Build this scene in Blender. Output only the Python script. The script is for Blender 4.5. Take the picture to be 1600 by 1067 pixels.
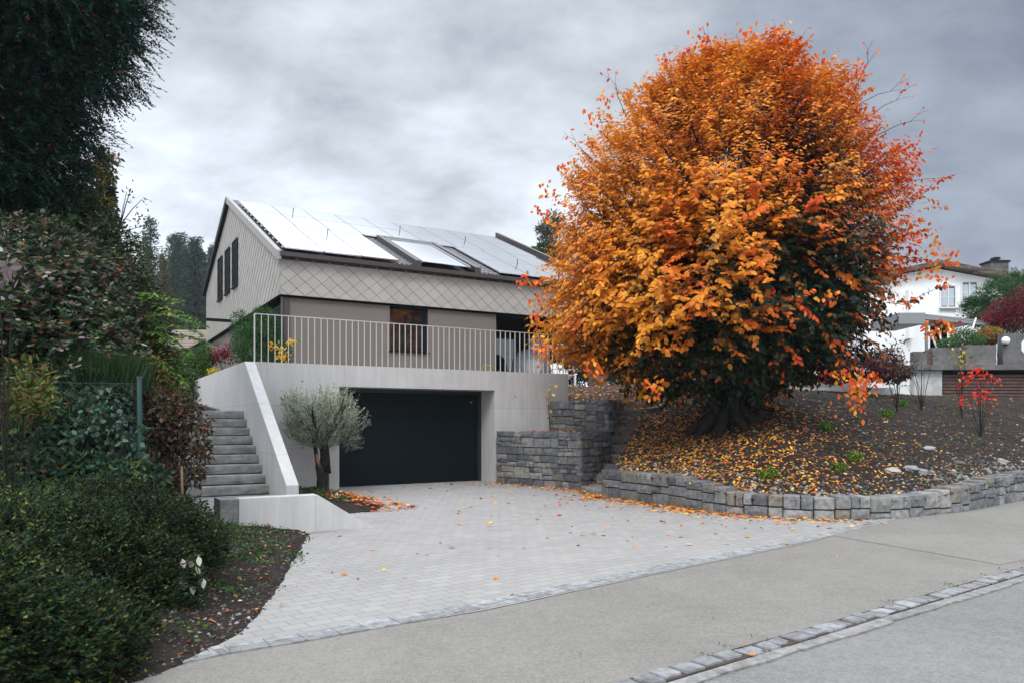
import bpy, bmesh, math, random
import numpy as np
from mathutils import Vector, Matrix
rad = math.radians
rng = np.random.default_rng(11)
random.seed(5)
S = bpy.context.scene
for o in list(bpy.data.objects): bpy.data.objects.remove(o)

# ------------------------------------------------------------------ camera
FPX, CAMZ, HOR = 1165.0, 1.57, 660.0
cd = bpy.data.cameras.new('camera'); cam = bpy.data.objects.new('camera', cd)
S.collection.objects.link(cam)
cam.location = (0, 0, CAMZ); cam.rotation_euler = (rad(90), 0, 0)
cd.sensor_width = 36; cd.lens = FPX/1600*36; cd.shift_y = (HOR-533.5)/1600
cd.clip_start = .1; cd.clip_end = 3000
S.camera = cam
S.render.resolution_x = 1024; S.render.resolution_y = 682
S.view_settings.view_transform = 'Standard'; S.view_settings.look = 'None'
S.view_settings.exposure = 0.0; S.view_settings.gamma = 1

# ------------------------------------------------------------------ sky
SUN_EL, SUN_AZ = 48, -168      # azimuth clockwise from +Y
wd = bpy.data.worlds.new('World'); S.world = wd; wd.use_nodes = True
nt = wd.node_tree; nt.nodes.clear()
def N(nt, t, **k):
    n = nt.nodes.new(t)
    for a, v in k.items():
        if a == 'inp':
            for i, x in v.items(): n.inputs[i].default_value = x
        else: setattr(n, a, v)
    return n
def L(nt, a, b): nt.links.new(a, b)
sky = N(nt, 'ShaderNodeTexSky', sky_type='NISHITA', sun_disc=False, sun_elevation=rad(SUN_EL), sun_rotation=rad(SUN_AZ))
tc = N(nt, 'ShaderNodeTexCoord')
sep = N(nt, 'ShaderNodeSeparateXYZ'); L(nt, tc.outputs['Generated'], sep.inputs[0])
def M(nt, op, a, b=None, c=None, clamp=False):
    n = nt.nodes.new('ShaderNodeMath'); n.operation = op; n.use_clamp = clamp
    for i, x in enumerate((a, b, c)):
        if x is None: continue
        if isinstance(x, (int, float)): n.inputs[i].default_value = x
        else: L(nt, x, n.inputs[i])
    return n.outputs[0]
zc = M(nt, 'ADD', M(nt, 'MAXIMUM', sep.outputs[2], 0.0), .34)
cx = M(nt, 'DIVIDE', sep.outputs[0], zc); cy = M(nt, 'DIVIDE', sep.outputs[1], zc)
cmb = N(nt, 'ShaderNodeCombineXYZ'); L(nt, M(nt, 'MULTIPLY', cx, 1.0), cmb.inputs[0]); L(nt, M(nt, 'MULTIPLY', cy, 1.25), cmb.inputs[1])
def noise(nt, vec, scale, detail=6, rough=.55, dist=0):
    n = N(nt, 'ShaderNodeTexNoise', inp={'Scale': scale, 'Detail': detail, 'Roughness': rough, 'Distortion': dist})
    if vec is not None: L(nt, vec, n.inputs['Vector'])
    return n.outputs['Fac']
n1 = noise(nt, cmb.outputs[0], 1.5, 7, .5, .15); n2 = noise(nt, cmb.outputs[0], 4.2, 8, .58, .2)
cl = M(nt, 'ADD', M(nt, 'MULTIPLY', M(nt, 'SUBTRACT', n1, .5), 1.25), M(nt, 'MULTIPLY', M(nt, 'SUBTRACT', n2, .5), 1.05))
# brightness of the visible cloud deck: brightest low ahead-left, heavy and dark to the right
el = sep.outputs[2]
low = M(nt, 'POWER', M(nt, 'SUBTRACT', 1.0, M(nt, 'MULTIPLY', M(nt, 'MAXIMUM', el, 0), 1.0), clamp=True), 6.0)
lr = N(nt, 'ShaderNodeMapRange', interpolation_type='SMOOTHSTEP', inp={'From Min': .02, 'From Max': .5, 'To Min': 1.0, 'To Max': .0}); L(nt, sep.outputs[0], lr.inputs[0])
sky_boost = N(nt, 'ShaderNodeMapRange', interpolation_type='SMOOTHSTEP', inp={'From Min': .485, 'From Max': .57, 'To Min': 0, 'To Max': 1.25}); L(nt, el, sky_boost.inputs[0])  # bright sky added from just above the view, for the solar panels to reflect
back = N(nt, 'ShaderNodeMapRange', interpolation_type='SMOOTHSTEP', inp={'From Min': .2, 'From Max': -.5, 'To Min': 0, 'To Max': .55}); L(nt, sep.outputs[1], back.inputs[0])
br = M(nt, 'ADD', .27, M(nt, 'MULTIPLY', lr.outputs[0], M(nt, 'ADD', .25, M(nt, 'MULTIPLY', low, .95))))
br = M(nt, 'MULTIPLY', br, M(nt, 'ADD', 1.0, M(nt, 'MULTIPLY', cl, 1.2)))
br = M(nt, 'ADD', br, M(nt, 'ADD', sky_boost.outputs[0], back.outputs[0]))
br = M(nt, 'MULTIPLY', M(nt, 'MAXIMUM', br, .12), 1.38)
tint = N(nt, 'ShaderNodeMix', data_type='RGBA'); tint.inputs[6].default_value = (.70, .90, 1.30, 1); tint.inputs[7].default_value = (.92, .99, 1.09, 1)
L(nt, M(nt, 'MULTIPLY', br, 1.5, clamp=True), tint.inputs[0])
vm = N(nt, 'ShaderNodeVectorMath', operation='SCALE'); L(nt, tint.outputs[2], vm.inputs[0]); L(nt, br, vm.inputs['Scale'])
bg1 = N(nt, 'ShaderNodeBackground', inp={'Strength': 1.0}); L(nt, vm.outputs[0], bg1.inputs[0])
bg2 = N(nt, 'ShaderNodeBackground', inp={'Strength': .07}); L(nt, sky.outputs[0], bg2.inputs[0])
mxs = N(nt, 'ShaderNodeMixShader', inp={'Fac': .93}); L(nt, bg2.outputs[0], mxs.inputs[1]); L(nt, bg1.outputs[0], mxs.inputs[2])
wo = N(nt, 'ShaderNodeOutputWorld'); L(nt, mxs.outputs[0], wo.inputs[0])
# ------------------------------------------------------------------ sun
sl = bpy.data.lights.new('sun', 'SUN'); sl.energy = 1.5; sl.angle = rad(16); sl.color = (1, .95, .88)
so = bpy.data.objects.new('sun', sl); S.collection.objects.link(so)
az = rad(SUN_AZ); sd = Vector((math.sin(az)*math.cos(rad(SUN_EL)), math.cos(az)*math.cos(rad(SUN_EL)), math.sin(rad(SUN_EL))))
so.rotation_euler = sd.to_track_quat('Z', 'Y').to_euler(); so.location = sd*60

# ------------------------------------------------------------------ coordinate helpers
BX, BY = -.452, 19.5
C30, S30 = math.cos(rad(30)), math.sin(rad(30))
def W(s, t, z=0.0): return (BX+s*C30-t*S30, BY+s*S30+t*C30, z)      # house frame: s along facade, t into depth
def P(px, py, d): return ((px-800)/FPX*d, d, CAMZ+(HOR-py)/FPX*d)    # where something at photo position stands at distance d
def G(px, py, z=0.0):
    d = (CAMZ-z)*FPX/(py-HOR); return ((px-800)/FPX*d, d)
def sn(p, seed=0, f=1.0):     # smooth pseudo noise, p (...,3) -> (...)
    r = np.random.default_rng(seed); out = 0
    p = np.asarray(p, float)*f
    for i in range(7):
        k = r.normal(size=3); k *= (1+.35*i)/np.linalg.norm(k)
        out = out+np.sin(p@k*2.2+r.uniform(0, 6.28))/(1+.3*i)
    return out/3.2
# ------------------------------------------------------------------ materials
MAT = {}
def mat(name, col=(.5, .5, .5), rough=.8, metal=0, spec=.5, var=.0, vscale=3, bump=0, bscale=40, attr=False, trans=0, coat=0, dark=None, detail=6):
    m = bpy.data.materials.new(name); m.use_nodes = True; nt = m.node_tree; b = nt.nodes['Principled BSDF']
    b.inputs['Base Color'].default_value = (*col, 1); b.inputs['Roughness'].default_value = rough; b.inputs['Metallic'].default_value = metal
    b.inputs['Specular IOR Level'].default_value = spec; b.inputs['Coat Weight'].default_value = coat; b.inputs['Coat Roughness'].default_value = .05
    geo = N(nt, 'ShaderNodeNewGeometry'); pos = geo.outputs['Position']
    src = None
    if attr:
        a = N(nt, 'ShaderNodeAttribute', attribute_name='col'); src = a.outputs['Color']
    if var > 0:
        f = noise(nt, pos, vscale, detail, .6)
        mr = N(nt, 'ShaderNodeMapRange', inp={'From Min': .25, 'From Max': .75, 'To Min': 1-var, 'To Max': 1+var}); L(nt, f, mr.inputs[0])
        v = N(nt, 'ShaderNodeVectorMath', operation='SCALE'); v.inputs[0].default_value = col
        if src: L(nt, src, v.inputs[0])
        L(nt, mr.outputs[0], v.inputs['Scale']); src = v.outputs[0]
    if src: L(nt, src, b.inputs['Base Color'])
    if bump > 0:
        f = noise(nt, pos, bscale, 5, .6); bp = N(nt, 'ShaderNodeBump', inp={'Strength': 1, 'Distance': bump}); L(nt, f, bp.inputs['Height']); L(nt, bp.outputs[0], b.inputs['Normal'])
    if trans > 0:
        t = N(nt, 'ShaderNodeBsdfTranslucent', inp={'Color': (*col, 1)})
        if src: L(nt, src, t.inputs[0])
        mx = N(nt, 'ShaderNodeMixShader', inp={'Fac': trans}); L(nt, b.outputs[0], mx.inputs[1]); L(nt, t.outputs[0], mx.inputs[2])
        L(nt, mx.outputs[0], nt.nodes['Material Output'].inputs[0])
    MAT[name] = m; return m

def concrete():
    m = mat('concrete', (.56, .545, .53), .75, spec=.3); nt = m.node_tree; b = nt.nodes['Principled BSDF']
    tc = N(nt, 'ShaderNodeTexCoord'); o = tc.outputs['Object']
    mp = N(nt, 'ShaderNodeMapping'); mp.inputs['Rotation'].default_value = (0, 0, rad(-30)); L(nt, o, mp.inputs[0])
    sp = N(nt, 'ShaderNodeSeparateXYZ'); L(nt, mp.outputs[0], sp.inputs[0])
    cb = N(nt, 'ShaderNodeCombineXYZ'); L(nt, M(nt, 'ADD', sp.outputs[0], sp.outputs[1]), cb.inputs[0]); L(nt, sp.outputs[2], cb.inputs[1])
    bk = N(nt, 'ShaderNodeTexBrick', offset=0.0, inp={'Scale': 1, 'Mortar Size': .0045, 'Mortar Smooth': .3, 'Brick Width': 2.5, 'Row Height': .98, 'Color1': (1, 1, 1, 1), 'Color2': (.955, .955, .955, 1), 'Mortar': (.66, .66, .66, 1)})
    L(nt, cb.outputs[0], bk.inputs['Vector'])
    f1 = noise(nt, o, 1.3, 8, .65); mp2 = N(nt, 'ShaderNodeMapping'); mp2.inputs['Scale'].default_value = (6, 6, .7); L(nt, o, mp2.inputs[0]); f2 = noise(nt, mp2.outputs[0], 1.5, 6, .6)
    f3 = noise(nt, o, 90, 3, .6)
    k = M(nt, 'ADD', M(nt, 'ADD', M(nt, 'MULTIPLY', f1, .30), M(nt, 'MULTIPLY', f2, .4)), M(nt, 'ADD', .59, M(nt, 'MULTIPLY', f3, .12)))
    v = N(nt, 'ShaderNodeVectorMath', operation='SCALE'); L(nt, bk.outputs[0], v.inputs[0]); L(nt, k, v.inputs['Scale'])
    v2 = N(nt, 'ShaderNodeVectorMath', operation='MULTIPLY'); L(nt, v.outputs[0], v2.inputs[0]); v2.inputs[1].default_value = (.475, .465, .455)
    L(nt, v2.outputs[0], b.inputs['Base Color'])
    bp = N(nt, 'ShaderNodeBump', inp={'Strength': .5, 'Distance': .003}); L(nt, f3, bp.inputs['Height']); L(nt, bp.outputs[0], b.inputs['Normal'])
concrete()
def paver():
    m = mat('paver', (.5, .5, .5), .8, spec=.3); nt = m.node_tree; b = nt.nodes['Principled BSDF']
    g = N(nt, 'ShaderNodeNewGeometry')
    mp = N(nt, 'ShaderNodeMapping'); mp.inputs['Rotation'].default_value = (0, 0, rad(-38)); L(nt, g.outputs['Position'], mp.inputs[0])
    bk = N(nt, 'ShaderNodeTexBrick', offset=.5, inp={'Scale': 1, 'Mortar Size': .0035, 'Mortar Smooth': .4, 'Brick Width': .21, 'Row Height': .14, 'Bias': 0, 'Color1': (.275, .262, .25, 1), 'Color2': (.312, .298, .284, 1), 'Mortar': (.19, .183, .178, 1)})
    L(nt, mp.outputs[0], bk.inputs['Vector'])
    f1 = noise(nt, g.outputs['Position'], .9, 8, .65); f3 = noise(nt, g.outputs['Position'], 130, 3, .7)
    k = M(nt, 'ADD', M(nt, 'ADD', .74, M(nt, 'MULTIPLY', f1, .32)), M(nt, 'MULTIPLY', f3, .2))
    v = N(nt, 'ShaderNodeVectorMath', operation='SCALE'); L(nt, bk.outputs[0], v.inputs[0]); L(nt, k, v.inputs['Scale']); L(nt, v.outputs[0], b.inputs['Base Color'])
    h = M(nt, 'ADD', M(nt, 'MULTIPLY', bk.outputs['Fac'], -1.0), M(nt, 'MULTIPLY', f3, .15))
    bp = N(nt, 'ShaderNodeBump', inp={'Strength': 1, 'Distance': .0035}); L(nt, h, bp.inputs['Height']); L(nt, bp.outputs[0], b.inputs['Normal'])
paver()
def asphalt(name, c):
    m = mat(name, c, .9, spec=.25); nt = m.node_tree; b = nt.nodes['Principled BSDF']; g = N(nt, 'ShaderNodeNewGeometry')
    f1 = noise(nt, g.outputs['Position'], .6, 8, .6, .4); f2 = noise(nt, g.outputs['Position'], 75, 4, .75); f4 = noise(nt, g.outputs['Position'], 7, 6, .7)
    vo = N(nt, 'ShaderNodeTexVoronoi', inp={'Scale': 110}); L(nt, g.outputs['Position'], vo.inputs['Vector'])
    f5 = noise(nt, g.outputs['Position'], 28, 3, .8); f6 = noise(nt, g.outputs['Position'], .22, 4, .5, 1.5)
    k = M(nt, 'ADD', M(nt, 'ADD', -.62, M(nt, 'MULTIPLY', f1, .55)), M(nt, 'ADD', M(nt, 'ADD', M(nt, 'MULTIPLY', f2, 1.1), M(nt, 'MULTIPLY', f5, .75)), M(nt, 'ADD', M(nt, 'MULTIPLY', f4, .45), M(nt, 'MULTIPLY', f6, .35))))
    v = N(nt, 'ShaderNodeVectorMath', operation='SCALE'); v.inputs[0].default_value = c; L(nt, k, v.inputs['Scale']); L(nt, v.outputs[0], b.inputs['Base Color'])
    bp = N(nt, 'ShaderNodeBump', inp={'Strength': 1, 'Distance': .008}); L(nt, vo.outputs['Distance'], bp.inputs['Height']); L(nt, bp.outputs[0], b.inputs['Normal'])
asphalt('asphalt', (.24, .226, .203)); asphalt('asphalt_road', (.232, .224, .213)); asphalt('asphalt_patch', (.25, .237, .215))
mat('soil', (.027, .020, .017), .95, var=.6, vscale=6, bump=.05, bscale=14, spec=.15)
mat('soil_light', (.07, .052, .04), .95, var=.5, vscale=3, bump=.03, bscale=10, spec=.15)
mat('grassland', (.05, .07, .025), .95, var=.5, vscale=.3, bump=.05, bscale=3, spec=.1)
mat('stone', (.2, .2, .2), .85, var=.5, vscale=11, bump=.012, bscale=55, attr=True, spec=.25)
mat('stone_core', (.02, .02, .02), .95)
mat('step_stone', (.25, .244, .232), .85, var=.4, vscale=5, bump=.02, bscale=14, spec=.25)
mat('dark_step', (.21, .205, .2), .85, var=.4, vscale=6, bump=.015, bscale=20, spec=.25)
mat('taupe', (.155, .135, .119), .85, var=.05, vscale=1.5, bump=.001, bscale=200, spec=.2)
mat('tile', (.34, .318, .29), .55, var=.07, vscale=2, attr=True, bump=.0008, bscale=160, spec=.35)
mat('tile_back', (.07, .065, .06), .9)
mat('verge', (.30, .275, .25), .45, metal=.2)
mat('brown_metal', (.06, .048, .045), .4, metal=.3, var=.1)
mat('black_metal', (.006, .007, .008), .5, spec=.15)
mat('black', (.003, .0035, .004), .8, spec=.05)
mat('roof_sheet', (.03, .028, .03), .5, metal=.2, bump=.004, bscale=30)
mat('panel', (.52, .53, .56), .14, metal=.95, spec=.8, coat=1.0, var=.03, vscale=2)
mat('sky_glass', (.75, .77, .8), .03, metal=.9, coat=1)
mat('glass', (.01, .014, .016), .03, spec=1.0, coat=1)
mat('blind', (.10, .12, .09), .12, coat=1)
mat('rail', (.55, .54, .52), .4, metal=.3)
mat('door', (.0025, .0075, .010), .5, spec=.12, var=.1, vscale=.8)
mat('door_frame', (.01, .012, .013), .4)
mat('white_wall', (.84, .84, .84), .9, var=.04, vscale=1, bump=.002, bscale=30, spec=.2)
mat('old_white', (.42, .42, .41), .9, var=.3, vscale=3)
mat('white', (.72, .72, .71), .5)
mat('white_cloth', (.45, .5, .56), .8)
mat('old_concrete', (.115, .11, .105), .9, var=.55, vscale=1.6, bump=.01, bscale=12)
mat('wood_red', (.085, .045, .035), .7, var=.5, vscale=5)
mat('wood', (.2, .13, .08), .8, var=.4, vscale=12, bump=.004, bscale=30)
mat('bark', (.024, .021, .019), .95, var=.5, vscale=9, bump=.03, bscale=16, spec=.15)
mat('bark_dark', (.022, .02, .018), .95, var=.5, vscale=9, bump=.02, bscale=20, spec=.15)
mat('wound', (.19, .1, .06), .9, var=.3, vscale=15)
mat('grey_metal', (.23, .235, .24), .5, metal=.3)
mat('teal', (.02, .055, .055), .5)
mat('leaf_tree', (.5, .2, .03), .5, attr=True, trans=.3, spec=.2)
mat('leaf_green', (.04, .07, .02), .6, attr=True, trans=.2, spec=.10)
mat('leaf_matte', (.04, .07, .02), .7, attr=True, trans=.2, spec=.15)
mat('leaf_litter', (.5, .2, .03), .65, attr=True, trans=.1, spec=.25)
mat('pebble', (.3, .28, .25), .9, attr=True, var=.2, vscale=20, bump=.004, bscale=50)
mat('lamp_white', (.8, .8, .78), .3)
def rooftile():
    m = mat('rooftile', (.2, .15, .12), .9, var=.3, vscale=4); nt = m.node_tree; b = nt.nodes['Principled BSDF']; tc = N(nt, 'ShaderNodeTexCoord')
    w = N(nt, 'ShaderNodeTexWave', wave_type='BANDS', bands_direction='Z', wave_profile='SAW', inp={'Scale': 1.1, 'Distortion': .6, 'Detail': 2}); L(nt, tc.outputs['Object'], w.inputs[0])
    w2 = N(nt, 'ShaderNodeTexWave', wave_type='BANDS', bands_direction='X', inp={'Scale': 1.2, 'Distortion': .3}); L(nt, tc.outputs['Object'], w2.inputs[0])
    bp = N(nt, 'ShaderNodeBump', inp={'Strength': 1, 'Distance': .12}); L(nt, M(nt, 'ADD', w.outputs[1], M(nt, 'MULTIPLY', w2.outputs[1], .4)), bp.inputs['Height']); L(nt, bp.outputs[0], b.inputs['Normal'])
    old = b.inputs['Base Color'].links[0].from_socket
    k = M(nt, 'ADD', .45, M(nt, 'MULTIPLY', w.outputs[1], .8)); v = N(nt, 'ShaderNodeVectorMath', operation='SCALE'); L(nt, old, v.inputs[0]); L(nt, k, v.inputs['Scale']); L(nt, v.outputs[0], b.inputs['Base Color'])
rooftile()

# ------------------------------------------------------------------ object helpers
def props(o, label=None, cat=None, group=None, kind=None):
    for k, v in (('label', label), ('category', cat), ('group', group), ('kind', kind)):
        if v: o[k] = v
    return o
def org(o):
    v = Vector((0, 0, 0))
    while o is not None: v += o.location; o = o.parent
    return v
def thing(name, loc, label, cat, group=None, kind=None):
    o = bpy.data.objects.new(name, None); S.collection.objects.link(o); o.location = loc; o.empty_display_size = .2
    return props(o, label, cat, group, kind)
def mesh(name, v, f, m, parent=None, col=None, loc=None, smooth=False, label=None):
    """verts in world coordinates; origin at the parent (or at the base of the mesh)"""
    v = np.asarray(v, float)
    if parent is not None: o0 = np.array(org(parent)); loc_ = (0, 0, 0)
    else:
        if loc is None: loc = ((v[:, 0].min()+v[:, 0].max())/2, (v[:, 1].min()+v[:, 1].max())/2, v[:, 2].min())
        o0 = np.array(loc); loc_ = loc
    v = v-o0
    me = bpy.data.meshes.new(name)
    if isinstance(f, np.ndarray):
        nf, k = f.shape
        me.vertices.add(len(v)); me.vertices.foreach_set('co', v.astype(np.float32).ravel())
        me.loops.add(nf*k); me.loops.foreach_set('vertex_index', f.astype(np.int32).ravel())
        me.polygons.add(nf); me.polygons.foreach_set('loop_start', (np.arange(nf)*k).astype(np.int32)); me.polygons.foreach_set('loop_total', np.full(nf, k, np.int32))
        me.update(calc_edges=True)
    else:
        me.from_pydata([tuple(x) for x in v], [], f); me.update()
    if smooth: me.polygons.foreach_set('use_smooth', np.ones(len(me.polygons), bool))
    if col is not None:
        a = me.color_attributes.new('col', 'FLOAT_COLOR', 'POINT'); c = np.ones((len(v), 4), np.float32); c[:, :3] = col; a.data.foreach_set('color', c.ravel())
    me.materials.append(MAT[m])
    o = bpy.data.objects.new(name, me); S.collection.objects.link(o); o.location = loc_
    if parent is not None: o.parent = parent
    if label: o['label'] = label
    return o
class MB:
    def __init__(s): s.v = []; s.f = []; s.c = []
    def add(s, v, f, col=None):
        n = len(s.v); s.v += [tuple(x) for x in v]; s.f += [tuple(i+n for i in q) for q in f]
        if col is not None: s.c += [col]*len(v)
    def hexa(s, p, col=None):   # p: bottom 4 ccw, top 4
        s.add(p, [(3, 2, 1, 0), (4, 5, 6, 7), (0, 1, 5, 4), (1, 2, 6, 5), (2, 3, 7, 6), (3, 0, 4, 7)], col)
    def box(s, x0, x1, y0, y1, z0, z1, col=None):
        s.hexa([(x0, y0, z0), (x1, y0, z0), (x1, y1, z0), (x0, y1, z0), (x0, y0, z1), (x1, y0, z1), (x1, y1, z1), (x0, y1, z1)], col)
    def hb(s, s0, s1, t0, t1, z0, z1):
        s.hexa([W(s0, t0, z0), W(s1, t0, z0), W(s1, t1, z0), W(s0, t1, z0), W(s0, t0, z1), W(s1, t0, z1), W(s1, t1, z1), W(s0, t1, z1)])
    def prism(s, poly, z0, z1, zf=None):
        n = len(poly); b = [(x, y, z0) for x, y in poly]; t = [(x, y, z1) for x, y in poly]
        s.add(b+t, [tuple(range(n))[::-1], tuple(range(n, 2*n))]+[(i, (i+1) % n, n+(i+1) % n, n+i) for i in range(n)])
    def extr(s, a, b):          # two equal polygons (lists of 3d points) joined
        n = len(a); s.add(list(a)+list(b), [tuple(range(n))[::-1], tuple(range(n, 2*n))]+[(i, (i+1) % n, n+(i+1) % n, n+i) for i in range(n)])
    def tube(s, pts, r, k=6, cap=True, wob=0):
        pts = [Vector(p) for p in pts]; n = len(pts); rings = []
        if not hasattr(r, '__len__'): r = [r]*n
        ref = Vector((.3, .2, 1)).normalized()
        for i, p in enumerate(pts):
            d = (pts[min(i+1, n-1)]-pts[max(i-1, 0)])
            d = d.normalized() if d.length > 1e-9 else Vector((0, 0, 1))
            a = d.cross(ref)
            if a.length < .1: a = d.cross(Vector((1, 0, 0)))
            a.normalize(); b = d.cross(a)
            rings.append([p+(a*math.cos(2*math.pi*j/k)+b*math.sin(2*math.pi*j/k))*r[i]*(1+(wob*math.sin(j*2.4+i*.7) if wob else 0)) for j in range(k)])
        v = [q for g in rings for q in g]; f = [(i*k+j, i*k+(j+1) % k, (i+1)*k+(j+1) % k, (i+1)*k+j) for i in range(n-1) for j in range(k)]
        if cap and k > 2: f += [tuple(range(k))[::-1], tuple((n-1)*k+j for j in range(k))]
        s.add(v, f)
    def sphere(s, c, r, k=10, sq=(1, 1, 1), jit=0, seed=0, col=None):
        v = []; f = []; R = k//2+1; c = Vector(c)
        for i in range(R+1):
            th = math.pi*i/R
            for j in range(k):
                ph = 2*math.pi*j/k; d = Vector((math.sin(th)*math.cos(ph), math.sin(th)*math.sin(ph), math.cos(th)))
                q = r*(1+(jit*float(sn(np.array(d)*1.4+seed*3.1, 3)) if jit else 0)); v.append(c+Vector((d.x*sq[0], d.y*sq[1], d.z*sq[2]))*q)
        for i in range(R):
            for j in range(k): f.append((i*k+j, (i+1)*k+j, (i+1)*k+(j+1) % k, i*k+(j+1) % k))
        s.add(v, f, col)
    def build(s, name, m, parent=None, bevel=0, smooth=False, **k):
        o = mesh(name, s.v, s.f, m, parent, col=np.array(s.c) if s.c else None, smooth=smooth, **k)
        if bevel:
            b = o.modifiers.new('bevel', 'BEVEL'); b.width = bevel; b.segments = 2; b.limit_method = 'ANGLE'
        return o
def structure(o): o['kind'] = 'structure'; return o
def unit(a): return a/np.maximum(np.linalg.norm(a, axis=-1, keepdims=True), 1e-9)
def leaves(name, pos, ax, nr, ln, wd_, col, m, parent=None, fold=.25, big=False, **k):
    """one folded leaf per row: base at pos, length axis ax, facing nr"""
    n = len(pos); ax = unit(ax); side = unit(np.cross(ax, nr)); nr = np.cross(side, ax)
    ln = np.broadcast_to(ln, n)[:, None]; wd_ = np.broadcast_to(wd_, n)[:, None]
    if big:
        b = pos; t = pos+ax*ln-nr*ln*.14
        m1 = pos+ax*ln*.32+nr*wd_*.10; m2 = pos+ax*ln*.68+nr*wd_*.06
        V = np.stack([b, m1+side*wd_*.46-nr*wd_*fold, m2+side*wd_*.40-nr*wd_*fold, t, m2-side*wd_*.40-nr*wd_*fold, m1-side*wd_*.46-nr*wd_*fold], 1); q = 6
        F = np.array([[0, 1, 2, 3], [0, 3, 4, 5]])
    else:
        mid = pos+ax*ln*.48
        V = np.stack([pos, mid+side*wd_*.5-nr*wd_*fold, pos+ax*ln, mid-side*wd_*.5-nr*wd_*fold], 1); q = 4
        F = np.array([[0, 1, 2], [0, 2, 3]])
    V = V.reshape(-1, 3); f = (np.arange(n)[:, None, None]*q+F[None]).reshape(-1, F.shape[1])
    return mesh(name, V, f, m, parent, col=np.repeat(np.clip(col, 0.003, 1), q, 0), **k)
def pick(n, cols, w=None, jit=.18):
    cols = np.array(cols, float); w = None if w is None else np.array(w)/np.sum(w)
    c = cols[rng.choice(len(cols), n, p=w)]
    return c*(1+rng.normal(0, jit, (n, 1)))*(1+rng.normal(0, jit*.35, (n, 3)))
def rdir(n): return unit(rng.normal(size=(n, 3)))
def cloud(E, n, shell=.45, lob=.16, freq=2.2, seed=1, up=0.0):
    """points in the outer layers of a union of lumpy ellipsoids; E rows: cx cy cz rx ry rz"""
    E = np.array(E, float); a = (E[:, 3]*E[:, 4]+E[:, 3]*E[:, 5]+E[:, 4]*E[:, 5]); i = rng.choice(len(E), n, p=a/a.sum())
    d = rdir(n); d[:, 2] = np.where(d[:, 2] < -.3, -d[:, 2]*rng.uniform(0, 1, n), d[:, 2]) if up else d[:, 2]; d = unit(d)
    r = 1-shell*rng.random(n)**1.6
    p0 = E[i, :3]+d*E[i, 3:]
    r = r*(1+lob*sn(p0, seed, freq))*(1+rng.exponential(.025, n))
    p = E[i, :3]+d*E[i, 3:]*r[:, None]
    return p, unit(d/E[i, 3:])

# ================================================================== GROUND
def sheet(name, poly, z, m):
    return structure(mesh(name, [(x, y, z) for x, y in poly], [tuple(range(len(poly)))], m, loc=(0, 0, 0)))
sheet('ground', [(-400, -60), (400, -60), (400, 900), (-400, 900)], -.06, 'grassland')
KA, KB = G(960, 1067), G(1600, 885)                 # sett strip at the edge of the carriageway
kd = Vector((KB[0]-KA[0], KB[1]-KA[1])).normalized(); kn = Vector((kd.y, -kd.x))
def KP(a, b): return (KA[0]+kd.x*a+kn.x*b, KA[1]+kd.y*a+kn.y*b)
sheet('pavement', [KP(-40, .0), KP(60, .0), KP(60, -30), KP(-40, -30)], 0, 'asphalt')
sheet('road', [KP(-40, .0), KP(-40, 25), KP(60, 25), KP(60, .0)], -.012, 'asphalt_road')
pa, pb_ = G(1345, 844), G(1562, 882)
sheet('pavement_patch', [pa, pb_, KP(8.2, -.02), KP(30, -.02), KP(30, -12), KP(9, -12)], .004, 'asphalt_patch')
# driveway
DR = [G(300, 1030), G(360, 1020), G(760, 953), G(1080, 885), G(1250, 850), G(1390, 815), G(1326, 806), (4.7, 13), (2.6, 15.6), (2.6, 17.4), (-.2, 19.8), W(0, 1.0)[:2], W(-6.02, .3)[:2], W(-6.1, -6.21)[:2], G(578, 824), G(480, 834), G(450, 885), G(430, 920), G(400, 960), G(370, 990)]
sheet('driveway', DR, .006, 'paver')
# border course between driveway and asphalt
eb = [G(285, 1037), G(360, 1021), G(480, 1002), G(760, 951), G(1080, 884), G(1250, 849), G(1400, 812)]
mb = MB(); segs = []
for i in range(len(eb)-1):
    a, b = Vector(eb[i]), Vector(eb[i+1]); l = (b-a).length; d = (b-a)/l; n_ = Vector((-d.y, d.x)); q = 0
    while q < l-.02:
        w = min(random.uniform(.22, .27), l-q)
        for (o0, o1, c0) in ((.0, .105, .25), (.112, .215, .29)):
            c = c0*random.uniform(.86, 1.12); z = .011+random.uniform(0, .003)
            p = [a+d*(q+.004)+n_*o0, a+d*(q+w-.004)+n_*o0, a+d*(q+w-.004)+n_*o1, a+d*(q+.004)+n_*o1]
            mb.hexa([(x.x, x.y, -.01) for x in p]+[(x.x, x.y, z) for x in p], (c, c, c*1.0))
        q += w
structure(mb.build('driveway_edging', 'stone'))
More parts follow.
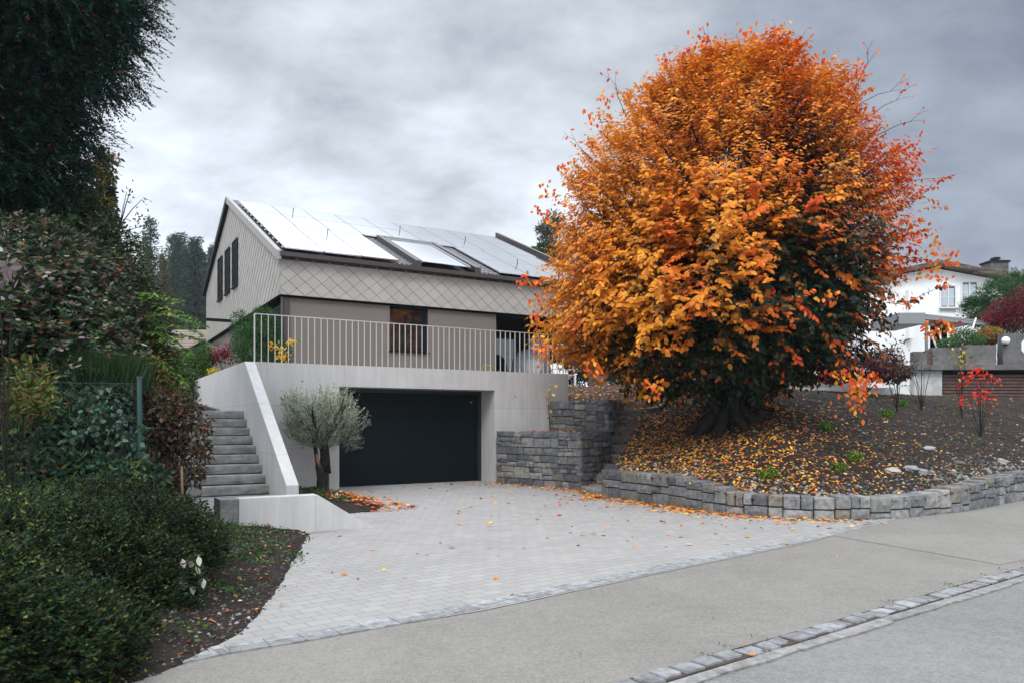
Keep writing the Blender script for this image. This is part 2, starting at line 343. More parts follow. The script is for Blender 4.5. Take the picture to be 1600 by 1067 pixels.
# setts strip
mb = MB(); a = -2.5
while a < 16:
    w = random.uniform(.15, .24); o = random.uniform(-.015, .02); h = random.uniform(.006, .022); dd = random.uniform(.145, .165)
    c = random.uniform(.19, .30); tl = random.uniform(-.02, .02)
    p = [KP(a+.008, o+.01+tl), KP(a+w-.008, o+.01), KP(a+w-.008-tl, o+dd+.01), KP(a+.012, o+dd+.012)]
    pt = [KP(a+.016, o+.02+tl), KP(a+w-.018, o+.02), KP(a+w-.02-tl, o+dd), KP(a+.024, o+dd)]
    mb.hexa([(*x, -.03) for x in p]+[(*x, h+random.uniform(-.004, .004)) for x in pt], (c, c*1.0, c*1.02)); a += w
structure(mb.build('kerb', 'stone'))
sheet('kerb_joint', [KP(-3, -.004), KP(17, -.004), KP(17, .172), KP(-3, .172)], .0035, 'soil_light')
mb = MB(); a = -2.5
while a < 16:
    w = random.uniform(.3, .7); c = random.uniform(.20, .26)
    z = .002+random.uniform(0, .003); p = [KP(a+.004, .185), KP(a+w, .185+random.uniform(-.008, .008)), KP(a+w-.004, .285+random.uniform(-.015, .02)), KP(a+.004, .285+random.uniform(-.015, .02))]
    mb.hexa([(*x, -.03) for x in p]+[(*x, z) for x in p], (c, c*.97, c*.93)); a += w
structure(mb.build('gutter_strip', 'stone'))

# ================================================================== TERRAIN heightfields
LW = [G(940, 775.7), G(1000, 784), G(1056, 792.5), G(1100, 798.5), G(1157.5, 804.5), G(1225, 809.5), G(1285, 812), G(1326, 812), G(1390, 810.5), G(1427.5, 807.5), G(1457, 804.5), G(1506, 799), G(1545, 792), G(1577.5, 785), G(1600, 781), (11.6, 16.0), (13.6, 17.2), (16.5, 18.4)]
LWH = [.58, .58, .60, .52, .37, .37, .38, .38, .37, .36, .375, .46, .53, .55, .56, .58, .6, .62]
lwp = np.array(LW); lwh = np.array(LWH)
def dpoly(x, y, pts, val=None):
    best = np.full(np.shape(x), 1e9); bv = np.zeros(np.shape(x))
    for i in range(len(pts)-1):
        ax, ay = pts[i]; bx, by = pts[i+1]; dx, dy = bx-ax, by-ay
        t = np.clip(((x-ax)*dx+(y-ay)*dy)/(dx*dx+dy*dy), 0, 1); d = np.hypot(x-ax-t*dx, y-ay-t*dy)
        v = 0 if val is None else val[i]*(1-t)+val[i+1]*t
        bv = np.where(d < best, v, bv); best = np.minimum(best, d)
    return best, bv
def inpoly(x, y, poly):
    r = np.zeros(np.shape(x), bool); n = len(poly)
    for i in range(n):
        x0, y0 = poly[i]; x1, y1 = poly[(i+1) % n]
        if y0 == y1: continue
        c = ((y0 > y) != (y1 > y)) & (x < (x1-x0)*(y-y0)/(y1-y0)+x0); r ^= c
    return r
SA, SB = Vector((2.28, 17.55)), Vector((3.30, 20.5))      # stone stair centre line
sdv = (SB-SA).normalized(); spr = Vector((sdv.y, -sdv.x))
MOUND = [(2.05, 15.85)]+[(x, y) for x, y in LW[1:]]+[(60, 30), (60, 60), (4.2, 60), (4.2, 24), (SB.x+.45, SB.y+.2), (SA.x+spr.x*.45+sdv.x*.6, SA.y+spr.y*.45+sdv.y*.6)]
def zm(x, y):
    x = np.asarray(x, float); y = np.asarray(y, float)
    d, h = dpoly(x, y, LW, LWH)
    d2 = np.maximum(d-.35, 0)
    z = h-.07+.345*d2
    top = 2.62+.02*np.maximum(y-20, 0)-.035*np.maximum(x-9, 0)
    k = .35; z = -k*np.log(np.exp(-np.minimum(z, 8)/k)+np.exp(-top/k))
    p = np.stack([x, y, 0*x], -1)
    z = z+.05*sn(p, 5, 1.1)*np.clip(d2, 0, 1)+.02*sn(p, 6, 4)*np.clip(d2*2, 0, 1)
    return z
def grid(name, x0, x1, y0, y1, st, fz, poly, m, rot=False):
    xs = np.arange(x0, x1+st, st); ys = np.arange(y0, y1+st, st); X, Y = np.meshgrid(xs, ys); Z = fz(X, Y)
    V = np.stack([X, Y, Z], -1).reshape(-1, 3); nx = len(xs); i, j = np.meshgrid(np.arange(nx-1), np.arange(len(ys)-1)); q = (j*nx+i).ravel()
    F = np.stack([q, q+1, q+nx+1, q+nx], 1); c = V[F].mean(1); keep = inpoly(c[:, 0], c[:, 1], poly); F = F[keep]
    used = np.unique(F); mp = np.full(len(V), -1); mp[used] = np.arange(len(used))
    return structure(mesh(name, V[used], mp[F], m, loc=(0, 0, 0), smooth=True))
grid('garden_mound', 1.8, 30, 11.6, 60, .11, zm, MOUND, 'soil')
def zb(x, y):      # level bed beside the terrace above the stone walls
    p = np.stack([x, y, 0*x], -1); return 2.12+.16*np.clip(y-20.3, 0, 4)+.04*sn(p, 8, 2)
BED = [W(2.33, .3)[:2], (1.2, 20.6), (1.55, 20.0), (2.55, 19.0), (2.9, 20.2), (SB.x-.3, SB.y+.1), (SB.x+.6, SB.y+.3), (4.4, 24), (4.4, 40), W(8.2, 12)[:2], W(8.2, 5.0)[:2], W(2.4, 5.0)[:2]]
grid('terrace_bed', .9, 8, 18.8, 40, .12, zb, BED, 'soil_light')
sheet('back_garden', [W(-6.2, 9)[:2], W(-4, 9)[:2], W(-4, 22)[:2], W(9, 22)[:2], W(9, 7)[:2], (60, 34), (70, 75), (-60, 75), (-30, 30), W(-12, 9)[:2]], 2.55, 'grassland')
# left bank
LB = [G(190, 1067), G(300, 1031), G(370, 991), G(400, 961), G(430, 921), G(450, 886), G(480, 835)]
LBP0 = [(-3.2, 3.6)]+LB+[W(-6.7, -6.3)[:2], W(-7.7, -6.3)[:2], W(-7.9, -6.0)[:2], W(-7.9, 3)[:2], (-40, 30), (-40, 3)]
LBP = [(-2.9, 3.3)]+[(x+.22, y-.12) for x, y in LB]+[W(-6.7, -6.3)[:2], W(-7.7, -6.3)[:2], W(-7.9, -6.0)[:2], W(-7.9, 3)[:2], W(-6.3, 3)[:2], W(-6.3, 30)[:2], (-45, 60), (-45, 2)]
bd = LB+[W(-6.5, -6.5)[:2], W(-6.5, -20)[:2]]
def zl(x, y):
    d, _ = dpoly(x, y, [(-3.2, 3.6)]+LB+[W(-5.6, -6.4)[:2]]); rx, ry = x-BX, y-BY; s = rx*C30+ry*S30; t = -rx*S30+ry*C30
    p = np.stack([x, y, 0*x], -1)
    z = .012+.38*(1-np.exp(-d*.55))+np.clip((t+4.6)/5.2, 0, 1)*1.5+np.clip((t-3)/10, 0, 1)*.6+.12*np.clip(-7.6-s, 0, 6)*np.clip(d, 0, 1)
    z = z+.03*sn(p, 9, 2.5)*np.clip(d*2, 0, 1)+.01*sn(p, 2, 9)*np.clip(d*3, 0, 1)
    ins = inpoly(x, y, LBP0) | (y > 12); return np.where(ins, z, .012-.35*d)+.008*sn(p, 4, 8)*(d < .6)
NB = [(-6.5, 3.3), (-1.5, 3.3), (-1.5, 12.5), (-6.5, 12.5)]
xs_ = [q for q in LBP]
grid('left_bed', -6.5, -1.7, 3.4, 11.9, .045, zl, LBP, 'soil')
grid('left_bank', -46, -2, 3.4, 60, .14, lambda x, y: zl(x, y)-.5*((x > -6.4) & (y < 11.5)), LBP, 'soil')
OB = [W(-6.02, .02)[:2], W(-4.42, .02)[:2], W(-4.3, -1.5)[:2], W(-4.5, -3.9)[:2], W(-4.9, -4.5)[:2], W(-6.3, -4.7)[:2], W(-6.3, -3.8)[:2], W(-6.02, -3.8)[:2]]
def zo(x, y):
    p = np.stack([x, y, 0*x], -1); d, _ = dpoly(x, y, [OB[1], OB[2], OB[3], OB[4], OB[5]]); return .012+.10*(1-np.exp(-d*2.2))+.015*sn(p, 3, 5)*np.clip(d*3, 0, 1)
grid('olive_bed', -6, -1.5, 12, 20, .07, zo, OB, 'soil')
# wooded hill
def zh(x, y):
    r = np.hypot(x, y); az_ = np.degrees(np.arctan2(x, y)); k = np.clip((r-50)/95, 0, 1); k = k*k*(3-2*k)
    a = np.clip((8-az_)/22, 0, 1); a = a*a*(3-2*a); p = np.stack([x, y, 0*x], -1)
    return 2.2+k*(3.5+12.5*a)+np.clip((r-140)/200, 0, 1)*8*a+1.0*k*sn(p, 12, .05)
grid('hill', -330, 330, 40, 420, 4.0, zh, [(-330, 40), (330, 40), (330, 420), (-330, 420)], 'grassland')

# ================================================================== CONCRETE GARAGE with terrace
TZ = 2.917
gar = thing('concrete_garage', W(-2, 3, 0), 'pale concrete garage with wide dark door and terrace on its roof', 'garage')
m_ = MB()
m_.hb(-6.025, -4.142, 0, .35, 0, TZ); m_.hb(0, 2.324, 0, .35, 0, TZ); m_.hb(-4.142, 0, 0, .35, 2.415, TZ)
m_.hb(0, .3, .35, .95, 0, TZ-.02); m_.hb(-4.44, -4.142, .35, .95, 0, TZ-.02); m_.hb(-4.142, 0, .35, .95, 2.415, TZ-.02)
m_.build('front_wall', 'concrete', gar)
m_ = MB(); m_.hb(-4.142, 0, .79, .87, .012, 2.41)
gd = m_.build('garage_door', 'door', gar)
m_ = MB()
m_.hb(-.115, -.003, .745, .80, .01, 2.408); m_.hb(-4.1, -.118, .76, .80, 2.33, 2.408); m_.build('door_frame', 'door_frame', gd)
m_ = MB(); m_.tube([W(-.30, .79, 2.12), W(-.30, .745, 2.12)], .028, 10); m_.build('lock', 'grey_metal', gd)
m_ = MB()
for z in (.45, .86, 1.27, 1.68, 2.09): m_.hb(-4.12, -.12, .787, .80, z, z+.006)
m_.build('panel_joint', 'black', gd)
m_ = MB(); m_.hb(-6.0, 2.32, .352, 5.6, 2.6, TZ-.03); m_.hb(2.15, 2.32, .352, 5.6, .0, 2.6); m_.build('terrace_slab', 'concrete', gar)
m_ = MB(); q0 = [W(-6.247, -3.8, 0), W(-6.247, 9.9, 1.2), W(-6.247, 9.9, 2.75), W(-6.247, 9.6, TZ+.001), W(-6.247, .06, TZ+.001), W(-6.247, -3.8, .47)]
q1 = [W(-6.027, -3.8, 0), W(-6.027, 9.9, 1.2), W(-6.027, 9.9, 2.75), W(-6.027, 9.6, TZ+.001), W(-6.027, .06, TZ+.001), W(-6.027, -3.8, .47)]
m_.extr(q0, q1); m_.build('stair_wall', 'concrete', gar, bevel=.006)
for (s, z) in ((-5.0, 2.52), (.62, 2.26), (-5.0, 1.0), (1.6, 2.26)):
    m_ = MB(); m_.tube([W(s, -.003, z), W(s, .01, z)], .017, 10); m_.build('tie_hole', 'black', gar)
# railing
rl = thing('terrace_railing', W(-2, .15, TZ), 'thin pale metal railing with upright bars along the terrace edge', 'railing')
m_ = MB(); m_.hb(-6.02, 2.27, .14, .18, 3.985, 4.0); m_.build('handrail', 'rail', rl)
s = -5.87; k = 0; proto = None
while s < 2.2:
    m_ = MB(); m_.hb(s-.006, s+.006, .145, .175, TZ-.04, 3.984)
    if proto is None:
        m_ = MB(); c0 = W(s, .16, TZ)
        m_.hb(s-.0065, s+.0065, .145, .175, TZ-.04, 3.984); proto = m_.build('baluster', 'rail', rl); s0 = s
    else:
        c = proto.copy(); S.collection.objects.link(c); c.parent = rl
        a_, b_ = W(s, 0), W(s0, 0); c.location = (a_[0]-b_[0], a_[1]-b_[1], 0)
    s += .1495
for s in (-6.02, 2.255):
    m_ = MB(); m_.hb(s-.012, s+.014, .14, .18, TZ-.04, 3.986); m_.build('end_post', 'rail', rl)

# ================================================================== THE HOUSE
HT, HBK, HRT = 5.5, 20.5, 14.2       # front wall, back wall, ridge (t)
ZE, SL = 6.62, .438
def zr(t): return ZE+SL*(t-HT) if t <= HRT else ZE+SL*(HRT-HT)-.41*(t-HRT)
hs = thing('modern_house', W(1.8, 13, 2.9), 'modern gabled house clad in pale diamond tiles above a taupe ground floor', 'house')
CB = 5.37
def tiles(name, poly, fmap, pw=.5, ph=.42, parent=hs, seed=1):
    r = random.Random(seed); bm = bmesh.new(); cl = bm.verts.layers.float_color.new('col')
    a0 = min(p[0] for p in poly)-pw; a1 = max(p[0] for p in poly)+pw; b0 = min(p[1] for p in poly)-ph; b1 = max(p[1] for p in poly)+ph
    j = 0; b = b0
    g = .974
    while b < b1:
        a = a0+(pw/2 if j % 2 else 0)
        while a < a1:
            c = r.uniform(.93, 1.06); h = r.uniform(0, .002)
            pts = [(a, b-ph/2*g, .022+h), (a+pw/2*g, b, .012+h), (a, b+ph/2*g, .003+h), (a-pw/2*g, b, .012+h), (a, b-ph/2*g, .0), (a+pw/2*g, b, .0), (a-pw/2*g, b, 0)]
            vs = [bm.verts.new(p) for p in pts]
            for v in vs: v[cl] = (.34*c, .318*c, .29*c, 1)
            bm.faces.new([vs[0], vs[1], vs[2], vs[3]]); bm.faces.new([vs[4], vs[5], vs[1], vs[0]]); bm.faces.new([vs[6], vs[4], vs[0], vs[3]])
            a += pw
        b += ph/2; j += 1
    n = len(poly)
    for i in range(n):
        p, q = Vector(poly[i]), Vector(poly[(i+1) % n]); d = q-p
        bmesh.ops.bisect_plane(bm, geom=bm.verts[:]+bm.edges[:]+bm.faces[:], plane_co=(p.x, p.y, 0), plane_no=(d.y, -d.x, 0), clear_outer=True)
    v = [fmap(*x.co) for x in bm.verts]; bm.verts.index_update(); f = [tuple(x.index for x in q.verts) for q in bm.faces]; col = np.array([x[cl][:3] for x in bm.verts])
    bm.free(); return mesh(name, v, f, 'tile', parent, col=col)
# upper body (backing) and tiles
m_ = MB(); prof = [(HT, CB), (HBK, CB), (HBK, zr(HBK)-.25), (HRT, zr(HRT)-.25), (HT, zr(HT)-.22)]
m_.extr([W(-4.25, t, z) for t, z in prof], [W(7.88, t, z) for t, z in prof]); m_.build('upper_wall', 'tile_back', hs)
tiles('front_cladding', [(-4.262, CB), (7.9, CB), (7.9, 6.46), (-4.262, 6.46)], lambda a, b, c: W(a, HT-.004-c, b), seed=2)
tiles('gable_cladding', [(HT, CB), (HBK+.02, CB), (HBK+.02, zr(HBK)-.12), (HRT, zr(HRT)-.12), (HT, 6.46)], lambda a, b, c: W(-4.254-c, a, b), seed=3)
m_ = MB(); m_.hb(-4.285, -4.262, 5.47, 5.497, CB-.005, 6.46); m_.build('corner_trim', 'verge', hs)
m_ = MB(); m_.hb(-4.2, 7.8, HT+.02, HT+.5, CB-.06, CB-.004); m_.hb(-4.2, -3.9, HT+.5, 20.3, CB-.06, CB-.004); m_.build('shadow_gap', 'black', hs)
# ground floor walls
F0 = 2.8
m_ = MB(); m_.hb(-4.1, -.775, 5.62, 5.95, F0, CB-.061); m_.hb(.56, 3.13, 5.62, 5.95, F0, CB-.061); m_.hb(-.775, .56, 5.62, 5.95, F0, 3.85)
m_.build('ground_floor_wall', 'taupe', hs); m_ = MB(); m_.hb(-4.1, -3.8, 12.6, 20.1, 1.5, CB-.061); m_.build('ground_floor_wall', 'taupe', hs); m_ = MB(); m_.hb(-3.8, 7.4, 19.8, 20.1, 1.5, CB-.061); m_.build('ground_floor_wall', 'taupe', hs); m_ = MB(); m_.hb(2.83, 3.13, 5.95, 8.6, F0, CB-.061); m_.build('ground_floor_wall', 'taupe', hs); m_ = MB()
m_.hb(7.0, 7.38, 12, 19.8, F0, CB-.061)
m_.build('ground_floor_wall', 'taupe', hs)
m_ = MB(); m_.hb(7.38, 7.9, 5.52, 6.05, 2.0, CB-.061); m_.build('porch_pillar', 'taupe', hs)
m_ = MB(); m_.hb(-3.79, 2.8, 5.96, 12.5, F0, F0+.05); m_.hb(3.14, 7.4, 5.6, 12.5, F0, F0+.1); m_.build('floor_slab', 'old_concrete', hs)
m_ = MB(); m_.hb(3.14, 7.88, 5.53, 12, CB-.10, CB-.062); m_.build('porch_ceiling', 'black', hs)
# dark glazing on the gable side
wn = MB(); wn.hb(-4.04, -3.99, 6.05, 12.55, F0+.1, CB-.07); wn = wn.build('side_glazing', 'glass', hs)
m_ = MB()
for t in (5.98, 8.1, 10.3, 12.5): m_ = MB(); m_.hb(-4.09, -3.97, t, t+.08, F0, CB-.07); m_.build('mullion', 'black_metal', wn)
m_ = MB(); m_.tube([W(-4.16, 5.6, F0), W(-4.16, 5.6, CB-.05)], .05, 10); m_.hb(-4.2, -3.95, 5.585, 5.618, F0, CB-.062); m_.build('downpipe', 'brown_metal', hs)
# terrace window
wn = MB(); wn.hb(-.72, .50, 5.84, 5.86, 3.9, CB-.07); wn = wn.build('terrace_window', 'glass', hs)
m_ = MB(); m_.hb(-.772, -.72, 5.75, 5.88, 3.88, CB-.064); m_.hb(.50, .557, 5.64, 5.88, 3.88, CB-.064); m_.hb(-.72, .5, 5.78, 5.88, 3.88, 3.93); m_.build('frame', 'black_metal', wn)
m_ = MB(); m_.hb(-.81, .59, 5.56, 5.83, 3.835, 3.878); m_.build('sill', 'black_metal', wn)
# glazed porch wall
wn = MB(); wn.hb(3.14, 7.4, 8.62, 8.66, F0+.12, CB-.11); wn = wn.build('porch_glazing', 'glass', hs)
m_ = MB()
for s in (3.14, 4.55, 5.98, 7.33): m_.hb(s, s+.07, 8.56, 8.67, F0+.1, CB-.105)
m_.hb(3.2, 7.35, 8.56, 8.67, F0+.1, F0+.17); m_.build('frame', 'black_metal', wn)
m_ = MB()
for s0, s1 in ((4.35, 4.62), (3.55, 3.75)):
    pts = [(s0+(s1-s0)*i/12, 8.50+.025*math.sin(i*2.2)) for i in range(13)]
    m_.add([W(a, b, F0+.2) for a, b in pts]+[W(a, b, 4.9) for a, b in pts], [(i, i+1, 14+i, 13+i) for i in range(12)])
m_.build('curtain', 'white_cloth', wn)
# gable windows
for t0, t1 in ((12.27, 13.32), (14.0, 15.02), (15.78, 16.85)):
    wn = MB(); wn.hb(-4.295, -4.24, t0, t1, 6.78, 8.49); wn = wn.build('gable_window', 'black', hs)
    m_ = MB(); m_.hb(-4.318, -4.297, t0-.03, t0+.05, 6.74, 8.52); m_.hb(-4.318, -4.297, t1-.05, t1+.03, 6.74, 8.52); m_.hb(-4.318, -4.297, t0+.05, t1-.05, 8.46, 8.52); m_.build('frame', 'black_metal', wn)
    m_ = MB(); m_.hb(-4.36, -4.24, t0-.05, t1+.05, 6.70, 6.74); m_.build('sill', 'black_metal', wn)
    m_ = MB()
    for i in range(14): m_.hb(-4.31, -4.293, t0+.06, t1-.06, 6.82+i*.115, 6.86+i*.115)
    m_.build('louvre', 'black_metal', wn)
m_ = MB(); m_.hb(-5.18, -4.27, 13.7, 13.9, 5.5, 5.6); m_.build('side_awning_case', 'black_metal', hs)
# roof
def rslab(s0, s1, t0, t1, off0, off1):
    return [W(s0, t0, zr(t0)+off0), W(s1, t0, zr(t0)+off0), W(s1, t1, zr(t1)+off0), W(s0, t1, zr(t1)+off0), W(s0, t0, zr(t0)+off1), W(s1, t0, zr(t0)+off1), W(s1, t1, zr(t1)+off1), W(s0, t1, zr(t1)+off1)]
rf = MB(); rf.hexa(rslab(-4.26, 7.8, HT-.02, HRT, -.2, 0)); rf.hexa(rslab(-4.26, 7.8, HRT, HBK+.15, -.2, 0)); rf = rf.build('roof', 'roof_sheet', hs)
m_ = MB(); m_.hexa(rslab(-4.40, -4.262, HT-.2, HRT, -.16, .10)); m_.build('left_verge', 'verge', rf)
m_ = MB(); m_.hexa(rslab(-4.41, -4.262, HRT+.0, HBK+.25, -.2, .07)); m_.build('rear_verge', 'black_metal', rf)
m_ = MB(); m_.hexa(rslab(7.802, 7.98, HT-.2, HRT, -.2, .22)); m_.build('right_verge', 'brown_metal', rf)
m_ = MB(); m_.hb(-4.30, 7.95, HT-.26, HT-.03, 6.475, 6.60); m_.build('gutter', 'brown_metal', rf)
m_ = MB(); s = -4.1
for s in np.arange(-.46, 3.3, .16): m_.hexa(rslab(s, s+.03, HT, 9.4, .002, .03)) if not (.0 < s < 2.42) else None
for t in np.arange(5.7, 9.4, .28):
    m_.hexa(rslab(-.5, .04, t, t+.05, .03, .06)); m_.hexa(rslab(2.46, 3.24, t, t+.05, .03, .06))
m_.build('batten', 'grey_metal', rf)
# solar panels
PT = [5.62, 7.53, 9.46, 11.44, 13.36]
def panel(s0, s1, r):
    m_ = MB(); m_.hexa(rslab(s0+.014, s1-.014, PT[r]+.035, PT[r+1]-.035, .10, .14)); m_.build('solar_panel', 'panel', rf)
for c in range(3):
    for r in (0, 1): panel(-4.10+c*1.217, -4.10+(c+1)*1.217, r); panel(3.25+c*1.25, 3.25+(c+1)*1.25, r)
for c in range(9):
    for r in (2, 3): panel(-4.10+c*1.255, -4.10+(c+1)*1.255, r)
cp = None
for i in range(13):
    t = 5.75+i*.60; m_ = MB(); m_.hexa(rslab(-4.15, -4.105, t, t+.05, .09, .125)); m_.build('clamp', 'rail', rf)
for s, t in ((-2.3, 12.0), (-2.0, 8.4), (1.8, 11.3), (4.6, 11.0), (4.9, 7.2)):
    m_ = MB(); m_.tube([W(s, t, zr(t)+.13), W(s+.02, t, zr(t)+.36)], .014, 5); m_.build('roof_spike', 'black_metal', rf)
# skylight
sk = MB(); sk.hexa(rslab(.30, 2.0, 5.5, 8.75, .20, .215)); sk = sk.build('skylight', 'sky_glass', rf)
m_ = MB(); m_.hexa(rslab(.06, .25, 5.45, 9.2, .0, .24)); m_.hexa(rslab(2.22, 2.44, 5.45, 9.2, .0, .24)); m_.hexa(rslab(.25, 2.22, 8.98, 9.2, .0, .24)); m_.build('frame', 'brown_metal', sk)
m_ = MB(); m_.hexa(rslab(.252, .299, 5.46, 8.8, .18, .25)); m_.hexa(rslab(2.001, 2.06, 5.46, 8.8, .18, .25)); m_.hexa(rslab(.30, 2.0, 8.751, 8.82, .18, .25)); m_.build('sash', 'grey_metal', sk)
m_ = MB(); m_.hexa(rslab(2.062, 2.218, 5.46, 8.97, .05, .10)); m_.hexa(rslab(.252, 2.06, 8.822, 8.978, .05, .10)); m_.build('flashing', 'black', sk)

# terrace furniture
ch = thing('garden_chair', W(5.45, 4.9, TZ-.03), 'white slatted garden chair on the terrace beside the porch', 'chair')
def cb_(n, *b): m_ = MB(); m_.hb(*b); return m_.build(n, 'white', ch)
for i in range(5):
    m_ = MB(); s = 5.17+i*.115; h = .74+.05*math.sin((i+.5)/5*math.pi)
    m_.hexa([W(s, 5.1, TZ+.28), W(s+.1, 5.1, TZ+.28), W(s+.1, 5.13, TZ+.28), W(s, 5.13, TZ+.28), W(s, 5.32, TZ+h), W(s+.1, 5.32, TZ+h), W(s+.1, 5.35, TZ+h), W(s, 5.35, TZ+h)]); m_.build('back_slat', 'white', ch)
for i in range(4): cb_('seat_slat', 5.16, 5.74, 4.62+i*.12, 4.72+i*.12, TZ+.33-i*.02, TZ+.352-i*.02)
for s in (5.1, 5.75): cb_('armrest', s-.02, s+.08, 4.55, 5.2, TZ+.54, TZ+.565); cb_('leg', s, s+.05, 4.6, 4.68, TZ-.03, TZ+.54); cb_('leg', s, s+.05, 5.1, 5.17, TZ-.03, TZ+.54)
eg = thing('reflection_chair', W(5.3, 7.3, TZ-.1), 'pale round chair shell modelled for an egg-like reflection under the porch', 'lounge chair')  # chair form modelled in place of an egg-like pale reflection
m_ = MB(); m_.sphere(W(5.5, 7.4, TZ+.85), .62, 18, (1, .5, 1.0)); m_.build('shell', 'white_cloth', eg, smooth=True)
m_ = MB(); m_.sphere(W(5.5, 7.17, TZ+.75), .42, 14, (1, .4, .9)); m_.build('cushion', 'white', eg, smooth=True)
m_ = MB(); m_.tube([W(5.5, 7.4, TZ-.1), W(5.5, 7.4, TZ+.3)], .05, 8); m_.tube([W(5.5, 7.4, TZ-.1), W(5.5, 7.4, TZ-.06)], .3, 14); m_.build('base', 'black_metal', eg)

# ================================================================== STAIRS left
st = thing('garden_stairs', W(-7.1, -1.2, .15), 'rough grey stone block stairs rising beside the sloped concrete wall', 'stairs')
for i in range(9):
    t0 = -2.40+i*.316; z1 = .382+i*.181; r = random.Random(i)
    nx = 16; v = []; f = []
    s0, s1 = -7.95, -6.249
    prof = [(0, -.16), (0, -.10), (0, -.05), (0, -.008), (.012, 0), (.10, 0), (.36, 0)]
    for a in range(nx+1):
        s = s0+(s1-s0)*a/nx
        for b, (dt, dz) in enumerate(prof):
            n = float(sn(np.array([s*3, b*1.9, i*7.]), 4, 1.2))
            v.append(W(s, t0+dt+(n*.016 if b in (1, 2) else n*.004)-(.008 if b in (1, 2) else 0), z1+dz-(0 if b > 3 else .0)+(n*.003)))
    k = len(prof)
    for a in range(nx):
        for b in range(k-1): f.append((a*k+b, (a+1)*k+b, (a+1)*k+b+1, a*k+b+1))
    mesh('step', v, f, 'step_stone', st)
m_ = MB(); m_.hexa([W(-7.97, -2.38, -.0), W(-6.249, -2.38, 0), W(-6.249, .5, 0), W(-7.97, .5, 0), W(-7.97, -2.38, .2), W(-6.249, -2.38, .2), W(-6.249, .5, 1.65), W(-7.97, .5, 1.65)])
m_.hb(-7.97, -6.249, .47, 9.8, 0, 1.825); m_.build('stair_core', 'step_stone', st)
m_ = MB(); m_.hb(-8.1, -6.249, -6.1, -2.401, -.05, .2); structure(m_.build('path', 'step_stone'))
# low white wall
lwl = thing('low_concrete_wall', W(-6.6, -6.3, 0), 'low pale concrete wall ending in a slope at the driveway', 'wall')
m_ = MB(); poly = [(-7.5, 0), (-5.58, 0), (-5.6, .01), (-6.42, .535), (-7.5, .535)]
m_.extr([W(a, -6.45, b) for a, b in poly], [W(a, -6.2, b) for a, b in poly]); m_.build('wall', 'concrete', lwl, bevel=.005)
m_ = MB(); m_.hb(-7.74, -7.502, -6.43, -5.9, 0, .525); m_.build('end_block', 'dark_step', lwl)

# ================================================================== STONE WALLS
PAL = [(.125, .128, .135), (.155, .157, .16), (.10, .104, .112), (.18, .175, .165), (.14, .132, .118), (.085, .088, .097), (.2, .192, .175)]
PALL = [(.15, .152, .157), (.19, .19, .19), (.125, .127, .135), (.22, .213, .2), (.185, .165, .14), (.235, .23, .22)]
def split(x0, x1, y0, y1, out, r, mw=.46, mh=.17):
    w, h = x1-x0, y1-y0
    if h > .35 and w > .35 and r.random() < .5: c = y0+h*r.uniform(.3, .7); split(x0, x1, y0, c, out, r, mw, mh); split(x0, x1, c, y1, out, r, mw, mh)
    elif w > mw*r.uniform(.75, 1.5) or (w > h*3.2 and w > .26): c = x0+w*r.uniform(.28, .72); split(x0, c, y0, y1, out, r, mw, mh); split(c, x1, y0, y1, out, r, mw, mh)
    elif h > mh*r.uniform(.8, 1.5): c = y0+h*r.uniform(.35, .65); split(x0, x1, y0, c, out, r, mw, mh); split(x0, x1, c, y1, out, r, mw, mh)
    else: out.append((x0, x1, y0, y1))
def block(mb, fm, x0, x1, y0, y1, r, depth=.05, pal=PAL, g=.006, back=.12, rough=.012):
    """rounded, rough stone face; fm(a, b, c) maps along, up, outward to world"""
    n = 5; v = []; f = []; sd_ = r.uniform(0, 50); pr = r.uniform(-.012, .016); tx, ty = r.uniform(-.012, .012), r.uniform(-.012, .012)
    cx, cy, hw, hh = (x0+x1)/2, (y0+y1)/2, (x1-x0)/2-g, (y1-y0)/2-g
    col = np.array(r.choice(pal))*r.uniform(.85, 1.15)
    us = [-1, -.88, 0, .88, 1]
    for j in us:
        for i in us:
            e = (1-abs(i)**14)*(1-abs(j)**14); k = .93+.07*e if abs(i) == 1 and abs(j) == 1 else 1
            nz = float(sn(np.array([i*1.3+sd_, j*1.3, sd_]), 7))*rough
            v.append(fm(cx+hw*i*k+nz*.3, cy+hh*j*k, -.015+depth*.5*e+pr*e+nz*(1 if e > 0 else .4)+tx*i+ty*j))
    for j in range(4):
        for i in range(4): f.append((j*n+i, j*n+i+1, (j+1)*n+i+1, (j+1)*n+i))
    b = len(v); ring = [0, 1, 2, 3, 4, 9, 14, 19, 24, 23, 22, 21, 20, 15, 10, 5]
    for q in ring: p = us[q % n], us[q//n]; v.append(fm(cx+hw*p[0], cy+hh*p[1], -back))
    for q in range(16): f.append((ring[q], b+q, b+(q+1) % 16, ring[(q+1) % 16]))
    mb.add(v, f, tuple(col))
def face(mb, A, B_, z0, z1, seed, pal=PAL, mw=.46, mh=.16):
    r = random.Random(seed); A = Vector(A); B_ = Vector(B_); L_ = (B_-A).length; d = (B_-A)/L_; n = Vector((d.y, -d.x)); out = []
    split(0, L_, z0, z1, out, r, mw, mh)
    for o in out: block(mb, lambda a, b, c: (A.x+d.x*a+n.x*c, A.y+d.y*a+n.y*c, b), *o, r, pal=pal)
def topstones(mb, poly, z, seed, pal=PAL):     # flat capping
    r = random.Random(seed); n = len(poly)
def inset(poly, d):
    c = Vector((sum(p[0] for p in poly)/len(poly), sum(p[1] for p in poly)/len(poly))); return [tuple(Vector(p)+(c-Vector(p)).normalized()*d) for p in poly]
Q = [(-.42, 19.40), (1.62, 17.47), (2.48, 18.6), (1.25, 20.3)]
